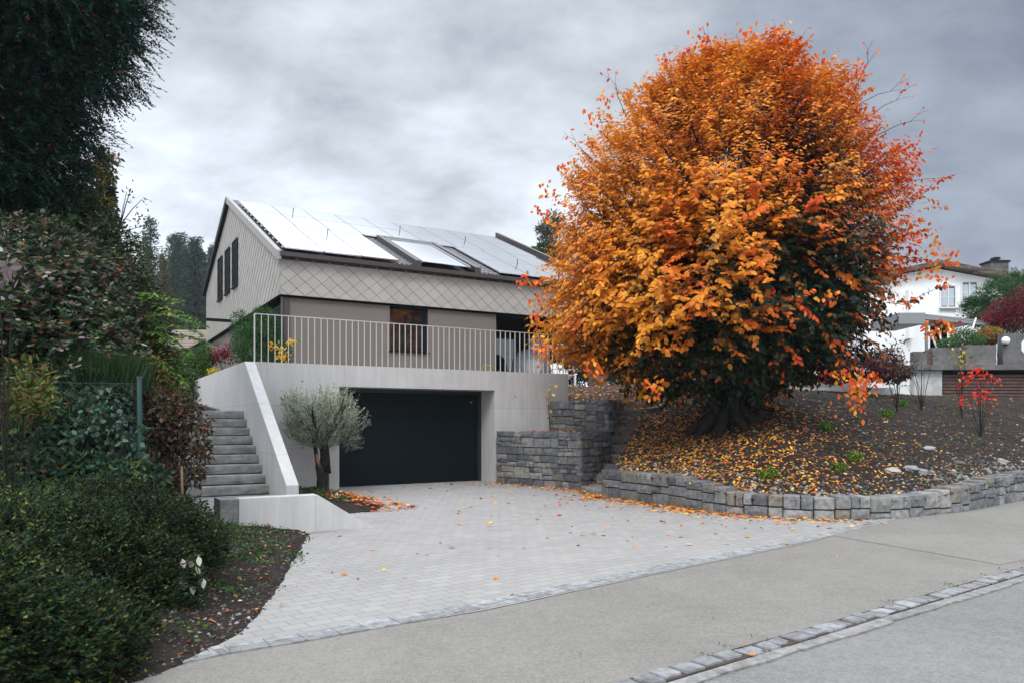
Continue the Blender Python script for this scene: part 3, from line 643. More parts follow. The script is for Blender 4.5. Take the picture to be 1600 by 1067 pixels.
w1 = thing('stone_wall', (1, 18.8, 0), 'tall dark grey rubble stone retaining wall right of the garage door', 'wall')
m_ = MB(); face(m_, Q[0], Q[1], 0, 1.36, 4, mw=.62, mh=.2); face(m_, Q[1], Q[2], 0, 1.36, 9, mw=.62, mh=.2); m_.build('stone_facing', 'stone', w1, smooth=False)
m_ = MB(); m_.prism(inset(Q, .07), -.02, 1.34); m_.build('core', 'stone', w1)
for o in w1.children:
    if o.name.startswith('core'): o.data.color_attributes.new('col', 'FLOAT_COLOR', 'POINT'); o.data.color_attributes['col'].data.foreach_set('color', np.tile([.07, .07, .075, 1], len(o.data.vertices)))
Q2 = [(1.02, 20.33), (2.42, 18.55), (3.02, 20.5), (1.9, 20.9)]
w2 = thing('stone_wall', (2, 20, 1.3), 'short upper stone wall stepped back above the ledge beside the terrace corner', 'wall')
m_ = MB(); face(m_, Q2[0], Q2[1], 1.345, 2.16, 5, mw=.62, mh=.2); face(m_, Q2[1], Q2[2], 1.345, 2.16, 8, mw=.62, mh=.2); m_.build('stone_facing', 'stone', w2)
m_ = MB(); m_.prism(inset(Q2, .07), 1.3, 2.14); o = m_.build('core', 'stone', w2)
o.data.color_attributes.new('col', 'FLOAT_COLOR', 'POINT'); o.data.color_attributes['col'].data.foreach_set('color', np.tile([.07, .07, .075, 1], len(o.data.vertices)))
# low curved wall
w3 = thing('curved_stone_wall', (6, 13, 0), 'low curved wall of squared grey stones edging the planted mound', 'wall')
cum = [0]
for i in range(len(LW)-1): cum.append(cum[-1]+math.dist(LW[i], LW[i+1]))
def catm(a):
    a = min(max(a, 0), cum[-1]-1e-4); i = max(k for k in range(len(cum)) if cum[k] <= a); i = min(i, len(LW)-2); t = (a-cum[i])/(cum[i+1]-cum[i])
    p = [Vector(LW[max(0, min(len(LW)-1, i+k))]) for k in (-1, 0, 1, 2)]
    pos = .5*((2*p[1])+(p[2]-p[0])*t+(2*p[0]-5*p[1]+4*p[2]-p[3])*t*t+(3*p[1]-p[0]-3*p[2]+p[3])*t**3)
    return pos, LWH[i]*(1-t)+LWH[i+1]*t
def lwm(a, b, c):
    p, _ = catm(a); q, _ = catm(a+.05); d = (q-p); d = d.normalized() if d.length > 1e-6 else Vector((1, 0)); n = Vector((d.y, -d.x)); return (p.x+n.x*c, p.y+n.y*c, b)
m_ = MB(); mt_ = MB(); a = 0; r = random.Random(21)
while a < cum[-1]-.1:
    w = r.uniform(.24, .56); h = catm(a+w/2)[1]+r.uniform(-.02, .025)
    pal = PAL if a < 3.4 else PALL
    hb_ = h
    if h > .47: rows = [0, h*r.uniform(.28, .4), h*r.uniform(.6, .7), h]
    else: rows = [0, h*r.uniform(.22, .5), h]
    for k in range(len(rows)-1):
        if k == 0 or w < .3: xs = [a, a+w]
        else: c = a+w*r.uniform(.35, .65); xs = [a, c, a+w] if r.random() < .45 else [a, a+w]
        for x0, x1 in zip(xs, xs[1:]): block(m_, lwm, x0, x1, rows[k]-.01*(k == 0), rows[k+1], r, depth=.06, pal=pal, back=.3, g=.007, rough=.014)
    a += w
m_.build('stone_facing', 'stone', w3)
m_ = MB(); st_ = [cum[-1]*i/90 for i in range(91)]
v = []; f = []
for a in st_:
    h = catm(a)[1]-.05
    v += [lwm(a, -.02, -.05), lwm(a, h, -.05), lwm(a, h, -.33), lwm(a, -.02, -.33)]
for i in range(90): f += [(i*4+j, i*4+4+j, i*4+4+(j+1) % 4, i*4+(j+1) % 4) for j in range(4)]
f += [(0, 1, 2, 3), (363, 362, 361, 360)]
mesh('core', v, f, 'stone_core', w3)
# end face of the low wall at the stair
m_ = MB(); e0 = Vector(LW[0]); face(m_, (e0.x+.33*.85, e0.y+.33*.5+.0), (e0.x, e0.y), 0, .58, 3, mw=.4); m_.build('end_stones', 'stone', w3)

# stone stairs on the right
ss = thing('stone_steps', (SA.x, SA.y, 0), 'dark stone steps climbing between the stone walls and the mound', 'stairs')
NS = 10
for i in range(NS):
    u = (SB-SA).length*i/(NS-1); z1 = .12+.2256*i; c = SA+sdv*u; w0, w1_ = -.52, .50-.012*i
    nx = 10; v = []; f = []; prof = [(-.0, -.25), (0, -.12), (0, -.02), (.02, 0), (.25, 0), (.5, 0)]
    for a in range(nx+1):
        x = w0+(w1_-w0)*a/nx
        for b, (dt, dz) in enumerate(prof):
            n = float(sn(np.array([x*4, b*1.7, i*5.]), 14, 1.2)); p = c+spr*x+sdv*(dt+n*.018)
            v.append((p.x, p.y, z1+dz+n*.006))
    k = len(prof)
    for a in range(nx):
        for b in range(k-1): f.append((a*k+b, (a+1)*k+b, (a+1)*k+b+1, a*k+b+1))
    mesh('step', v, f, 'dark_step', ss)
m_ = MB(); pq = [(1.60, 17.32), (1.93, 15.86), (2.75, 16.2), (2.7, 17.8)]; m_.hexa([(*q, -.03) for q in pq]+[(*q, .105) for q in pq]); m_.build('entry_step', 'dark_step', ss, bevel=.015)
m_ = MB(); r = random.Random(8)
for i in range(8):
    u = .1+i*.38; z = .12+.2256*(u/((SB-SA).length/(NS-1))); c = SA+sdv*u+spr*.68
    A = c-sdv*.2-spr*.18; 
    p = [A, A+spr*.36, A+spr*.36+sdv*.38, A+sdv*.38]
    hh = z+r.uniform(.02, .12)
    m_.hexa([(q.x+r.uniform(-.02, .02), q.y+r.uniform(-.02, .02), .2) for q in p]+[(q.x+r.uniform(-.04, .04), q.y+r.uniform(-.04, .04), hh+r.uniform(-.04, .03)) for q in p], tuple(np.array(r.choice(PAL))*1.0))
m_.build('cheek_stones', 'stone', ss, bevel=.02)
# garden path edge on the mound crest (pale stone slabs)
m_ = MB()
for x0, x1, y in ((3.0, 3.6, 24.5), (3.9, 4.6, 24.3)): m_.box(x0, x1, y, y+.8, 2.4, 2.83)
structure(m_.build('garden_path', 'old_concrete'))
m_ = MB(); m_.box(7.0, 12.6, 24.6, 25.0, 2.2, 2.73); props(m_.build('garden_kerb_wall', 'old_white'), 'long low pale kerb wall along the crest of the mound', 'low wall')

# boulders
def boulder(px, py, rpx, col, sq, label, seed):
    for d in np.arange(11, 26, .1):       # walk the sight line to the mound
        x, y, z = P(px, py, d)
        if zm(x, y) > z: break
    r_ = rpx/FPX*d*.85; m_ = MB(); m_.sphere((x, y, float(zm(x, y))+r_*.2), r_, 14, sq, jit=.42, seed=seed, col=tuple(np.array(col)*.8))
    o = m_.build('boulder', 'pebble'); props(o, label, 'boulder', 'stones on the planted mound'); return o
boulder(1396, 742, 13, (.5, .44, .36), (1, .8, .62), 'smooth cream boulder, largest stone above the curved wall', 1)
boulder(1424, 736, 12, (.3, .31, .32), (1.2, .8, .7), 'angular grey boulder right beside the cream one', 2)
boulder(1442, 740, 10, (.33, .33, .33), (1, .8, .8), 'light grey boulder, rightmost of the cluster above the wall bend', 3)
boulder(1500, 728, 12, (.13, .1, .08), (1.1, .8, .6), 'brown boulder half sunk in the soil on the mound', 4)
boulder(1567, 725, 9, (.42, .4, .37), (1, .8, .8), 'small pale boulder near the right end of the mound', 5)
boulder(1452, 702, 9, (.4, .39, .38), (1.5, .6, .4), 'flat pale slab of stone lying high on the mound', 6)

# ================================================================== scatter on the ground
YEL = (.62, .33, .04); ORG = (.62, .2, .025); RED = (.42, .06, .02); BRN = (.2, .09, .035); PAL_ = (.55, .36, .2)
LITTER = [YEL, ORG, RED, BRN, PAL_]
def litter(name, x, y, z, w, label, size=.075, nrm=None, tilt=.35):
    n = len(x); th = rng.uniform(0, 6.28, n); ax = np.stack([np.cos(th), np.sin(th), rng.normal(0, tilt*.6, n)], 1)
    nr = np.stack([rng.normal(0, tilt, n), rng.normal(0, tilt, n), np.ones(n)], 1)
    if nrm is not None: nr = nr+nrm; ax = ax-nrm*(ax*nrm).sum(1, keepdims=True)
    ln = size*rng.uniform(.6, 1.25, n)
    o = leaves(name, np.stack([x, y, z], 1), ax, nr, ln, ln*.62, pick(n, LITTER, w, .22), 'leaf_litter', fold=.12, big=True)
    return props(o, label, 'leaves', kind='stuff')
# mound
n = 150000; x = rng.uniform(2, 26, n); y = rng.uniform(12, 30, n); ok = inpoly(x, y, MOUND); x, y = x[ok], y[ok]
d, _ = dpoly(x, y, LW); dt = np.hypot(x-4.8, y-16.4); dens = np.exp(-(np.maximum(dt-2.0, 0)/2.7)**1.6)*.62*np.clip(1.15-(x-4)*.22, .3, 1)+.018+1.1*np.exp(-((x-2.8)/1.7)**2)
dens *= (.55+.45*sn(np.stack([x, y, 0*x], 1), 31, 1.3)+.35); ok = rng.random(len(x)) < np.clip(dens, 0, 1); x, y = x[ok], y[ok]
e = .05; gx = (zm(x+e, y)-zm(x-e, y))/(2*e); gy = (zm(x, y+e)-zm(x, y-e))/(2*e); nm = unit(np.stack([-gx, -gy, 1+0*gx], 1))
litter('fallen_leaves', x, y, zm(x, y)+.012, (.38, .25, .07, .24, .06), 'yellow and orange leaves fallen all over the dark mound', .072, nm*1.2, .6)
# driveway
n = 5200; x = rng.uniform(-3.5, 6.5, n); y = rng.uniform(5, 19.5, n); ok = inpoly(x, y, DR); x, y = x[ok], y[ok]
base = [(-1.8, 19.0), (-.42, 19.40), (1.62, 17.4), (1.9, 15.7)]+LW[:9]
d, _ = dpoly(x, y, base); dens = .012+.95*np.exp(-d/.28)+.22*np.exp(-d/1.1)*(y < 19)+.05*(y > 9)*(x > -1.2)
ok = rng.random(len(x)) < dens
x1, y1 = x[ok], y[ok]
n = 2600; tt = rng.integers(1, len(base)-1, n); f_ = rng.random(n); b = np.array(base); px_ = b[tt]*(1-f_[:, None])+b[np.minimum(tt+1, len(base)-1)]*f_[:, None]
off = rng.exponential(.22, n); x2 = px_[:, 0]-off*.6-rng.normal(0, .05, n); y2 = px_[:, 1]-off*.8
keep = (rng.random(n) < np.exp(-((px_[:, 0]-1.6)/2.6)**2)) & inpoly(x2, y2, DR); x2, y2 = x2[keep], y2[keep]
x = np.r_[x1, x2]; y = np.r_[y1, y2]
litter('fallen_leaves', x, y, .014+rng.uniform(0, .012, len(x)), (.36, .3, .16, .1, .08), 'orange and yellow leaves scattered over the driveway below the stone walls', .085)
n = 900; x = rng.uniform(-4, -1.8, n); y = rng.uniform(12.5, 19, n); rx, ry = x-BX, y-BY; s_ = rx*C30+ry*S30; t_ = -rx*S30+ry*C30
ok = (np.abs(s_+4.6+(t_+2.2)*.08) < .42*np.clip(1+.5*rng.normal(size=n), .2, 1.6)) & (t_ < -.1) & (t_ > -4.6); x, y = x[ok], y[ok]
x = np.r_[x, x+rng.normal(0, .1, len(x)), x+rng.normal(0, .08, len(x))]; y = np.r_[y, y+rng.normal(0, .1, len(y)), y+rng.normal(0, .08, len(y))]
ok = inpoly(x, y, DR) | inpoly(x, y, OB); x, y = x[ok], y[ok]
z = np.where(inpoly(x, y, OB), zo(x, y)+.02, .02)+rng.uniform(0, .03, len(x))
litter('fallen_leaves', x, y, z, (.06, .42, .37, .13, .02), 'heap of red and orange leaves on the bed by the olive tree', .08)
xy = np.array([G(*q) for q in ((1012, 949), (1116, 967), (903, 1024), (1165, 1012), (1188, 1017), (1180, 1025), (1512, 914), (1556, 914), (1435, 812), (1308, 870), (1350, 836), (1240, 856), (1232, 853), (1430, 822), (1575, 808), (560, 905), (636, 903), (640, 940), (655, 810), (665, 868), (520, 895), (1085, 880), (415, 850), (440, 947), (650, 866))])
litter('fallen_leaves', xy[:, 0], xy[:, 1], np.full(len(xy), .02), (.05, .4, .2, .2, .15), 'few single orange leaves lying on the asphalt', .055, tilt=.5)
# steps (both flights)
X = []
for i in range(NS):
    u = (SB-SA).length*i/(NS-1)
    for _ in range(85):
        a = random.uniform(-.45, .48); b = random.uniform(.01, .32); p = SA+sdv*(u+b)+spr*a; X.append((p.x, p.y, .12+.2256*i+.02+random.uniform(0, .03)))
for s, t, z in ((-6.5, -2.25, .39), (-6.8, -.9, 1.12), (-6.4, -1.3, .93), (-6.6, -.35, 1.47), (-6.5, -1.95, .57)): X.append(W(s, t, z+.01))
for _ in range(160): q = Vector(Q[0]).lerp(Vector(Q[1]), random.random()).lerp(Vector(Q[3]).lerp(Vector(Q[2]), random.random()), random.random()*.7+.08); X.append((q.x, q.y, 1.355))
X = np.array(X); litter('fallen_leaves', X[:, 0], X[:, 1], X[:, 2], (.3, .4, .15, .1, .05), 'orange leaves lying on the steps and on the stone wall ledge', .085)
n = 1300; x = rng.uniform(1, 6, n); y = rng.uniform(20, 25, n); ok = inpoly(x, y, BED); x, y = x[ok], y[ok]
litter('fallen_leaves', x, y, zb(x, y)+.02, (.15, .25, .2, .25, .15), 'brown and orange leaves on the bed above the upper stone wall', .1)
n = 420; x = rng.uniform(-4.4, -2.1, n); y = rng.uniform(4.6, 11.5, n); ok = inpoly(x, y, LBP0); x, y = x[ok], y[ok]
litter('fallen_leaves', x, y, zl(x, y)+.015, (.05, .15, .15, .55, .1), 'brown and rusty leaves lying on the dark bed left of the driveway', .055)
# pebbles
def pebbles(name, x, y, z, smin, smax, cols, label):
    n = len(x); r = smin+(smax-smin)*rng.random(n)**3; base = np.array([(1, 0, 0), (0, 1, 0), (-1, 0, 0), (0, -1, 0), (0, 0, .7), (0, 0, -.6)])
    V = base[None]*r[:, None, None]*(1+rng.normal(0, .18, (n, 6, 1))); th = rng.uniform(0, 6.28, n); c, s = np.cos(th)[:, None], np.sin(th)[:, None]
    V = np.stack([V[..., 0]*c-V[..., 1]*s*1.0, V[..., 0]*s+V[..., 1]*c, V[..., 2]], -1)+np.stack([x, y, z], 1)[:, None]
    F = np.array([[0, 1, 4], [1, 2, 4], [2, 3, 4], [3, 0, 4], [1, 0, 5], [2, 1, 5], [3, 2, 5], [0, 3, 5]]); f = (np.arange(n)[:, None, None]*6+F).reshape(-1, 3)
    o = mesh(name, V.reshape(-1, 3), f, 'pebble', col=np.repeat(pick(n, cols, None, .2), 6, 0), smooth=True); return props(o, label, 'gravel', kind='stuff')
PC = [(.19, .18, .17), (.13, .125, .12), (.27, .25, .22), (.08, .07, .065)]
n = 26000; x = rng.uniform(2, 14, n); y = rng.uniform(12, 20, n); ok = inpoly(x, y, MOUND); x, y = x[ok], y[ok]; d, _ = dpoly(x, y, LW)
ok = rng.random(len(x)) < np.clip(np.exp(-(np.maximum(d-.45, 0)/.45)**1.5)*(.9-.3*(x < 3.5))+.012+.05*np.clip((x-7)/4, 0, 1), 0, 1); x, y = x[ok], y[ok]
pebbles('gravel', x, y, zm(x, y)+.005, .012, .06, PC, 'grey gravel and pebbles behind the curved stone wall')
n = 9000; x = rng.uniform(-4.5, -2, n); y = rng.uniform(4.4, 12, n); ok = inpoly(x, y, LBP); x, y = x[ok], y[ok]
pk = np.exp(-((y-5.5)/.9)**2)*.9+.15; ok = rng.random(len(x)) < pk; x, y = x[ok], y[ok]
pebbles('gravel', x, y, zl(x, y)+.003, .006, .026, PC+[(.06, .05, .04)]*3, 'small stones in the dark soil beside the driveway')
# clods of soil (break up the flat beds)
n = 30000; x = rng.uniform(2, 16, n); y = rng.uniform(12, 26, n); ok = inpoly(x, y, MOUND); x, y = x[ok], y[ok]
pebbles('soil_clods', x, y, zm(x, y), .012, .055, [(.045, .033, .026), (.06, .045, .035), (.03, .022, .018)], 'loose dark clods of soil on the mound')['category'] = 'soil'
n = 9000; x = rng.uniform(-6.5, -2, n); y = rng.uniform(4.4, 12, n); ok = inpoly(x, y, LBP); x, y = x[ok], y[ok]
pebbles('soil_clods', x, y, zl(x, y), .006, .03, [(.045, .033, .026), (.06, .045, .035), (.03, .022, .018)], 'loose dark soil crumbs on the left bed')['category'] = 'soil'
# weeds
GR = [(.045, .11, .02), (.03, .075, .02), (.08, .14, .03), (.025, .06, .03)]
def weeds(name, cx, cy, fz, per, size, label, cols=GR, up=.7, mat_='leaf_green', spread=.09):
    n = len(cx)*per; x = np.repeat(cx, per)+rng.normal(0, spread, n); y = np.repeat(cy, per)+rng.normal(0, spread, n)
    z = fz(x, y)+.01+rng.uniform(0, size*.6, n); ax = rdir(n); ax[:, 2] = np.abs(ax[:, 2])*up; nr = rdir(n); nr[:, 2] = 1.0; ln = size*rng.uniform(.5, 1.3, n)
    o = leaves(name, np.stack([x, y, z], 1), ax, nr, ln, ln*.5, pick(n, cols, None, .25), mat_, big=True); return props(o, label, 'weeds', kind='stuff')
n = 900; x = rng.uniform(-4.6, -2.1, n); y = rng.uniform(5.2, 11.6, n); ok = inpoly(x, y, LBP); x, y = x[ok], y[ok]
s_ = sn(np.stack([x, y, 0*x], 1), 41, 1.6); far = np.clip((y-7.5)/2.5, 0, 1); d, _ = dpoly(x, y, LB)
ok = rng.random(len(x)) < np.clip(.38+.6*s_+.35*far, 0, 1)*np.clip(d/.35, .08, 1); weeds('ground_cover', x[ok], y[ok], zl, 20, .04, 'low green weeds and grass on the dark bed left of the driveway')
n = 420; x = rng.uniform(2.5, 20, n); y = rng.uniform(12.5, 28, n); ok = inpoly(x, y, MOUND); x, y = x[ok], y[ok]
ok = rng.random(len(x)) < np.clip(.25+.4*sn(np.stack([x, y, 0*x], 1), 44, .8)+.25*(x > 10), 0, 1); weeds('ground_cover', x[ok], y[ok], zm, 16, .06, 'sparse green weeds growing across the mound', spread=.12)
kx = np.array([KP(a, -.03+rng.normal(0, .012)) for a in np.r_[rng.uniform(9.2, 12, 30), rng.uniform(0, 9, 12)]]); weeds('moss_tufts', kx[:, 0], kx[:, 1], lambda x, y: 0*x+.002, 14, .018, 'tiny tufts of moss and grass growing along the sett strip', spread=.03)
n = 60; x, y = np.array([W(rng.uniform(-5.95, -4.7), rng.uniform(-3.6, -.1))[:2] for _ in range(n)]).T; weeds('ground_cover', x, y, zo, 22, .05, 'short green grass in the olive tree bed', up=1.2)

# ================================================================== TREES AND PLANTS
def limb(mb, p, d, L0, r0, depth, spread=.6, upb=.25, k=7, rr=random, ends=None):
    pts = [Vector(p)]; rs = [r0]; d = Vector(d).normalized(); n = 5
    for i in range(n):
        d = (d+Vector((rr.uniform(-1, 1), rr.uniform(-1, 1), rr.uniform(-.6, 1)*1))*.16+Vector((0, 0, upb*.2))).normalized(); pts.append(pts[-1]+d*L0/n); rs.append(r0*(1-.45*(i+1)/n))
    mb.tube(pts, rs, k, cap=False, wob=.08 if r0 > .05 else 0)
    if depth > 0:
        for j in range(3 if depth > 1 else 3):
            i = rr.choice([2, 3, 4, 5]) if j else 5
            e = (d+Vector((rr.uniform(-1, 1), rr.uniform(-1, 1), rr.uniform(-.5, .9)))*spread).normalized(); limb(mb, pts[i], e, L0*rr.uniform(.6, .8), rs[i]*.72, depth-1, spread, upb, max(4, k-1), rr, ends)
    elif ends is not None: ends.append(pts[-1])

def EL(px, py, d, rx, rz, ry=None): x, y, z = P(px, py, d); return (x, y, z, rx*d/FPX, (ry if ry else rx*d/FPX), rz*d/FPX)
# --- the autumn tree
TB = np.array([4.95, 17.1, float(zm(4.95, 17.1))]); KX = 16.6/FPX
def prof(z):   # crown radius by height (m), read from the outline
    ys = [62, 85, 110, 150, 195, 240, 290, 350, 400, 440, 480, 510, 545, 580, 608]; rs_ = [0, 105, 152, 196, 230, 252, 264, 274, 284, 287, 280, 262, 228, 172, 100]
    return np.interp(HOR-(z-CAMZ)/KX, ys, rs_)*KX*.95
def pcx(z): return np.interp(HOR-(z-CAMZ)/KX, [50, 170, 300, 430, 520, 620], [1165, 1150, 1134, 1128, 1112, 1120])*KX-800*KX
tr = thing('autumn_tree', TB, 'large round crowned tree in orange autumn leaf on the mound', 'tree')
mb = MB(); rr = random.Random(3); ends = []
for i, (dx, dy, lean) in enumerate(((-.5, -.1, .9), (-.15, .25, .5), (.25, -.2, .5), (.55, .1, .9), (.0, -.45, .8), (.1, .5, .8), (-.35, -.35, 1.1), (.4, .35, 1.1))):
    b = Vector((TB[0]+dx*.55, TB[1]+dy*.55, TB[2]-.25)); d = Vector((dx*lean*.9, dy*lean*.9, 1.0)).normalized()
    pts = [b+Vector((dx*.45, dy*.45, -.1)), b+Vector((dx*.1, dy*.1, .35)), b+d*.9, b+d*1.5+Vector((0, 0, .2))]
    mb.tube(pts, [.21, .12, .095, .08], 9, cap=False, wob=.12); limb(mb, pts[-1], d+Vector((dx*.5, dy*.5, .2)), 2.3, .10, 3, .65, .3, 7, rr, ends)
for a in range(9):
    th = a*.7; e = Vector((math.cos(th), math.sin(th), 0)); q = Vector(TB)
    mb.tube([q+e*.2+Vector((0, 0, .45)), q+e*.5+Vector((0, 0, .12)), q+e*.85+Vector((0, 0, float(zm(q.x+e.x*.85, q.y+e.y*.85))-q.z)), q+e*1.2+Vector((0, 0, -.3+float(zm(q.x+e.x*1.2, q.y+e.y*1.2))-q.z))], [.15, .13, .08, .03], 7, cap=False, wob=.1)
mb.build('trunk', 'bark', tr, smooth=True)
# sprays
ns = 13800; th_ = rng.uniform(-np.pi, np.pi, ns*3); z = rng.uniform(CAMZ+(HOR-606)*KX, CAMZ+(HOR-64)*KX, ns*3); pr_ = prof(z); ok = rng.random(len(z)) < (pr_+.35)/5.2*1.6*np.interp(z, [2.3, 3.3], [.4, 1])*(.35+1.1*np.clip(.5+sn(np.stack([z*0+th_*2.2, z*1.1, z*0], 1), 61, .9), 0, 1)); z = z[ok][:ns]; ns = len(z); R = prof(z); th = th_[ok][:ns]
q = 1-.62*rng.random(ns)**1.5
dirv = np.stack([np.cos(th), np.sin(th), 0*th], 1); p0 = np.stack([dirv[:, 0]*R, dirv[:, 1]*R, z], 1)
pit = np.clip(-.05-sn(p0, 70, 1.35), 0, .5); q = q*(1-.42*pit); lobe = 1+.14*sn(p0, 17, .85)+.07*sn(p0, 18, 2.2)+rng.exponential(.035, ns); rad_ = R*q*lobe
c = np.stack([pcx(z)+dirv[:, 0]*rad_, TB[1]+dirv[:, 1]*rad_*.95, z+.10*sn(p0, 19, 1.5)], 1)
ctr = np.array([5.0, TB[1], 5.2]); outw = unit(c-ctr)
L_ = rng.uniform(.45, .95, ns); sd2 = outw*.8+rdir(ns)*.45; sd2[:, 2] += .18; sd2 = unit(sd2)
start = c-sd2*L_[:, None]*.7
npl = 15; tt = np.linspace(.12, 1, npl)[None, :]+rng.normal(0, .03, (ns, npl))
droop = rng.uniform(.05, .28, ns)
pos = start[:, None]+sd2[:, None]*(L_[:, None]*tt)[..., None]; pos[..., 2] -= droop[:, None]*tt**2
sidev = unit(np.cross(sd2, [0, 0, 1.0])); sg = np.where(np.arange(npl) % 2, 1, -1)[None, :, None]
ax = sidev[:, None]*sg*.75+sd2[:, None]*.55+rng.normal(0, .25, (ns, npl, 3)); ax[..., 2] -= .55
nr = np.broadcast_to(np.array([0, 0, .8]), ax.shape)+outw[:, None]*.9+rng.normal(0, .35, ax.shape)
ln = rng.uniform(.078, .145, (ns, npl))*np.interp(c[:, 2], [3, 8], [1.05, .78])[:, None]*rng.uniform(.75, 1.2, (ns, 1))
# colour zones: yellow-orange on the left/top, red tips in front right, still green inside and low
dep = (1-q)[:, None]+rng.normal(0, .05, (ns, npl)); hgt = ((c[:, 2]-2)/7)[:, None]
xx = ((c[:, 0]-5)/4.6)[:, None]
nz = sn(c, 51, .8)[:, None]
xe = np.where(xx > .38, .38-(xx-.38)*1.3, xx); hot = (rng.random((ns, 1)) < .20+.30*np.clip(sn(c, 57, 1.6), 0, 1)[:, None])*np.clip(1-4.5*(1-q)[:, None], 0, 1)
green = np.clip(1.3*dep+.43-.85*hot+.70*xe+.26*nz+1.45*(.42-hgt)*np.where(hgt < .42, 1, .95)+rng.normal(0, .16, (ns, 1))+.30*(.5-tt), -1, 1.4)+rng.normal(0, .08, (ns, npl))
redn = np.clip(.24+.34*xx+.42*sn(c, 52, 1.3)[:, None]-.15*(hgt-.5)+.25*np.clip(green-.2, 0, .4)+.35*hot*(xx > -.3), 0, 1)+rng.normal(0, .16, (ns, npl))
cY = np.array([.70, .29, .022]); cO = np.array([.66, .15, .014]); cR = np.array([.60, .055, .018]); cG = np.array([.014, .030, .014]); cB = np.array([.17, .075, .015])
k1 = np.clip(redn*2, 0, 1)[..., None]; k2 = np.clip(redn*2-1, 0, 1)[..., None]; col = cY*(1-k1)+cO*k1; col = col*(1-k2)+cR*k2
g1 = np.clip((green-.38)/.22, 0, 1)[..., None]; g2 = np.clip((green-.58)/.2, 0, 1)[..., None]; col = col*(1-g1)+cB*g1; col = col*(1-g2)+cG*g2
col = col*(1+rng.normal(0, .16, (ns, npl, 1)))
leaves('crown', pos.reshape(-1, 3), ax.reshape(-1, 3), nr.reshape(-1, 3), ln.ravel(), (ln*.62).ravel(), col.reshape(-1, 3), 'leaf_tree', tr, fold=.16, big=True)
EX = [(1320, 590, 14.2), (1332, 600, 14.0), (1345, 585, 14.3), (1358, 592, 14.4), (1338, 615, 13.9), (1330, 632, 13.8), (1350, 605, 14.0), (1305, 585, 14.3), (1368, 598, 14.5), (1478, 402, 16), (1490, 405, 16), (1462, 412, 15.8), (1468, 440, 15.6), (1455, 430, 15.5), (1450, 398, 15.8), (1466, 375, 16), (1452, 516, 15), (1468, 515, 15), (1490, 512, 15.2), (1436, 350, 16), (1425, 300, 16), (1400, 235, 16), (1105, 62, 15.5), (1170, 48, 15.5), (1222, 52, 15.5), (1072, 72, 15.6), (1040, 90, 15.6), (1285, 95, 15.6), (1342, 105, 15.6), (925, 182, 15.8), (945, 150, 15.8), (885, 262, 15.9), (860, 300, 15.9), (848, 330, 15.9), (838, 440, 15.5), (822, 436, 15.5), (840, 470, 15.2), (838, 500, 15.0), (850, 540, 14.8), (845, 548, 14.8), (935, 575, 14), (925, 575, 14), (1025, 610, 13.8), (1020, 602, 13.8), (1300, 470, 12.6), (1180, 330, 12.2), (1420, 470, 14.5)]
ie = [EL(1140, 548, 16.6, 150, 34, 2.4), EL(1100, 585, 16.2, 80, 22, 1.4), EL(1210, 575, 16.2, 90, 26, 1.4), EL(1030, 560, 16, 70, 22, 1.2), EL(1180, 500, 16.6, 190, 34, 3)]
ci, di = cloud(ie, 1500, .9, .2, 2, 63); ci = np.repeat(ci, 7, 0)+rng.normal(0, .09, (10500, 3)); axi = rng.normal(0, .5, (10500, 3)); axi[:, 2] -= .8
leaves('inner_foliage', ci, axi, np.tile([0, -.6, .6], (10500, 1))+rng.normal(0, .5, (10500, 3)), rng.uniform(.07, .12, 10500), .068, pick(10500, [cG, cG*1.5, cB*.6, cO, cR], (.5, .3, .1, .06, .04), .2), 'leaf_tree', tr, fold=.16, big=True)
ce = np.repeat(np.array([P(*q) for q in EX]), 16, 0); ne = len(ce); ce = ce+rng.normal(0, .10, (ne, 3)); axe = rng.normal(0, .5, (ne, 3)); axe[:, 2] -= .8
leaves('outer_sprays', ce, axe, np.tile([0, -1., .35], (ne, 1))+rng.normal(0, .5, (ne, 3)), rng.uniform(.07, .125, ne), .07, pick(ne, [cY, cO, cO, cR], None, .15), 'leaf_tree', tr, fold=.16, big=True)
mb = MB()
for i in rng.choice(ns, 2600, replace=False):
    s_, d_, l_ = start[i], sd2[i], L_[i]; s2 = s_-outw[i]*.35
    mb.tube([s2, s_, s_+d_*l_*.5-np.array([0, 0, droop[i]*.25]), s_+d_*l_-np.array([0, 0, droop[i]])], [.012, .008, .005, .003], 3, cap=False)
tl = []
for (px, py, qx, qy) in ((1345, 118, 1364, 62), (1372, 148, 1424, 122), (1382, 165, 1428, 133), (1405, 195, 1452, 172), (965, 150, 948, 108), (905, 230, 880, 205), (1440, 305, 1462, 285), (1110, 70, 1098, 42)):
    a, b = Vector(P(px, py, 16)), Vector(P(qx, qy, 15.7)); d = b-a; w = Vector((d.z, 0, -d.x))*.10; q1 = a+d*.35+w; q2 = a+d*.68-w*.4
    mb.tube([a-d*.8, a, q1, q2, b], [.010, .008, .006, .004, .002], 4, cap=False); e = q1+d*.42+w*2.2; mb.tube([q1, q1.lerp(e, .5)-w*.3, e], [.004, .003, .0015], 3, cap=False); e2 = q2+d*.2-w*2; mb.tube([q2, e2], [.003, .0015], 3, cap=False)
    tl += [list(e), list(q2), list(e2), list(a.lerp(b, .2)), list(b)][:random.randint(2, 5)]
mb.build('twigs', 'bark', tr)
tl = np.array(tl); leaves('twig_leaves', tl, rdir(len(tl))-np.array([0, 0, .5]), np.tile([0, -1., .3], (len(tl), 1)), .10, .06, pick(len(tl), [cO, cR]), 'leaf_tree', tr, big=True)

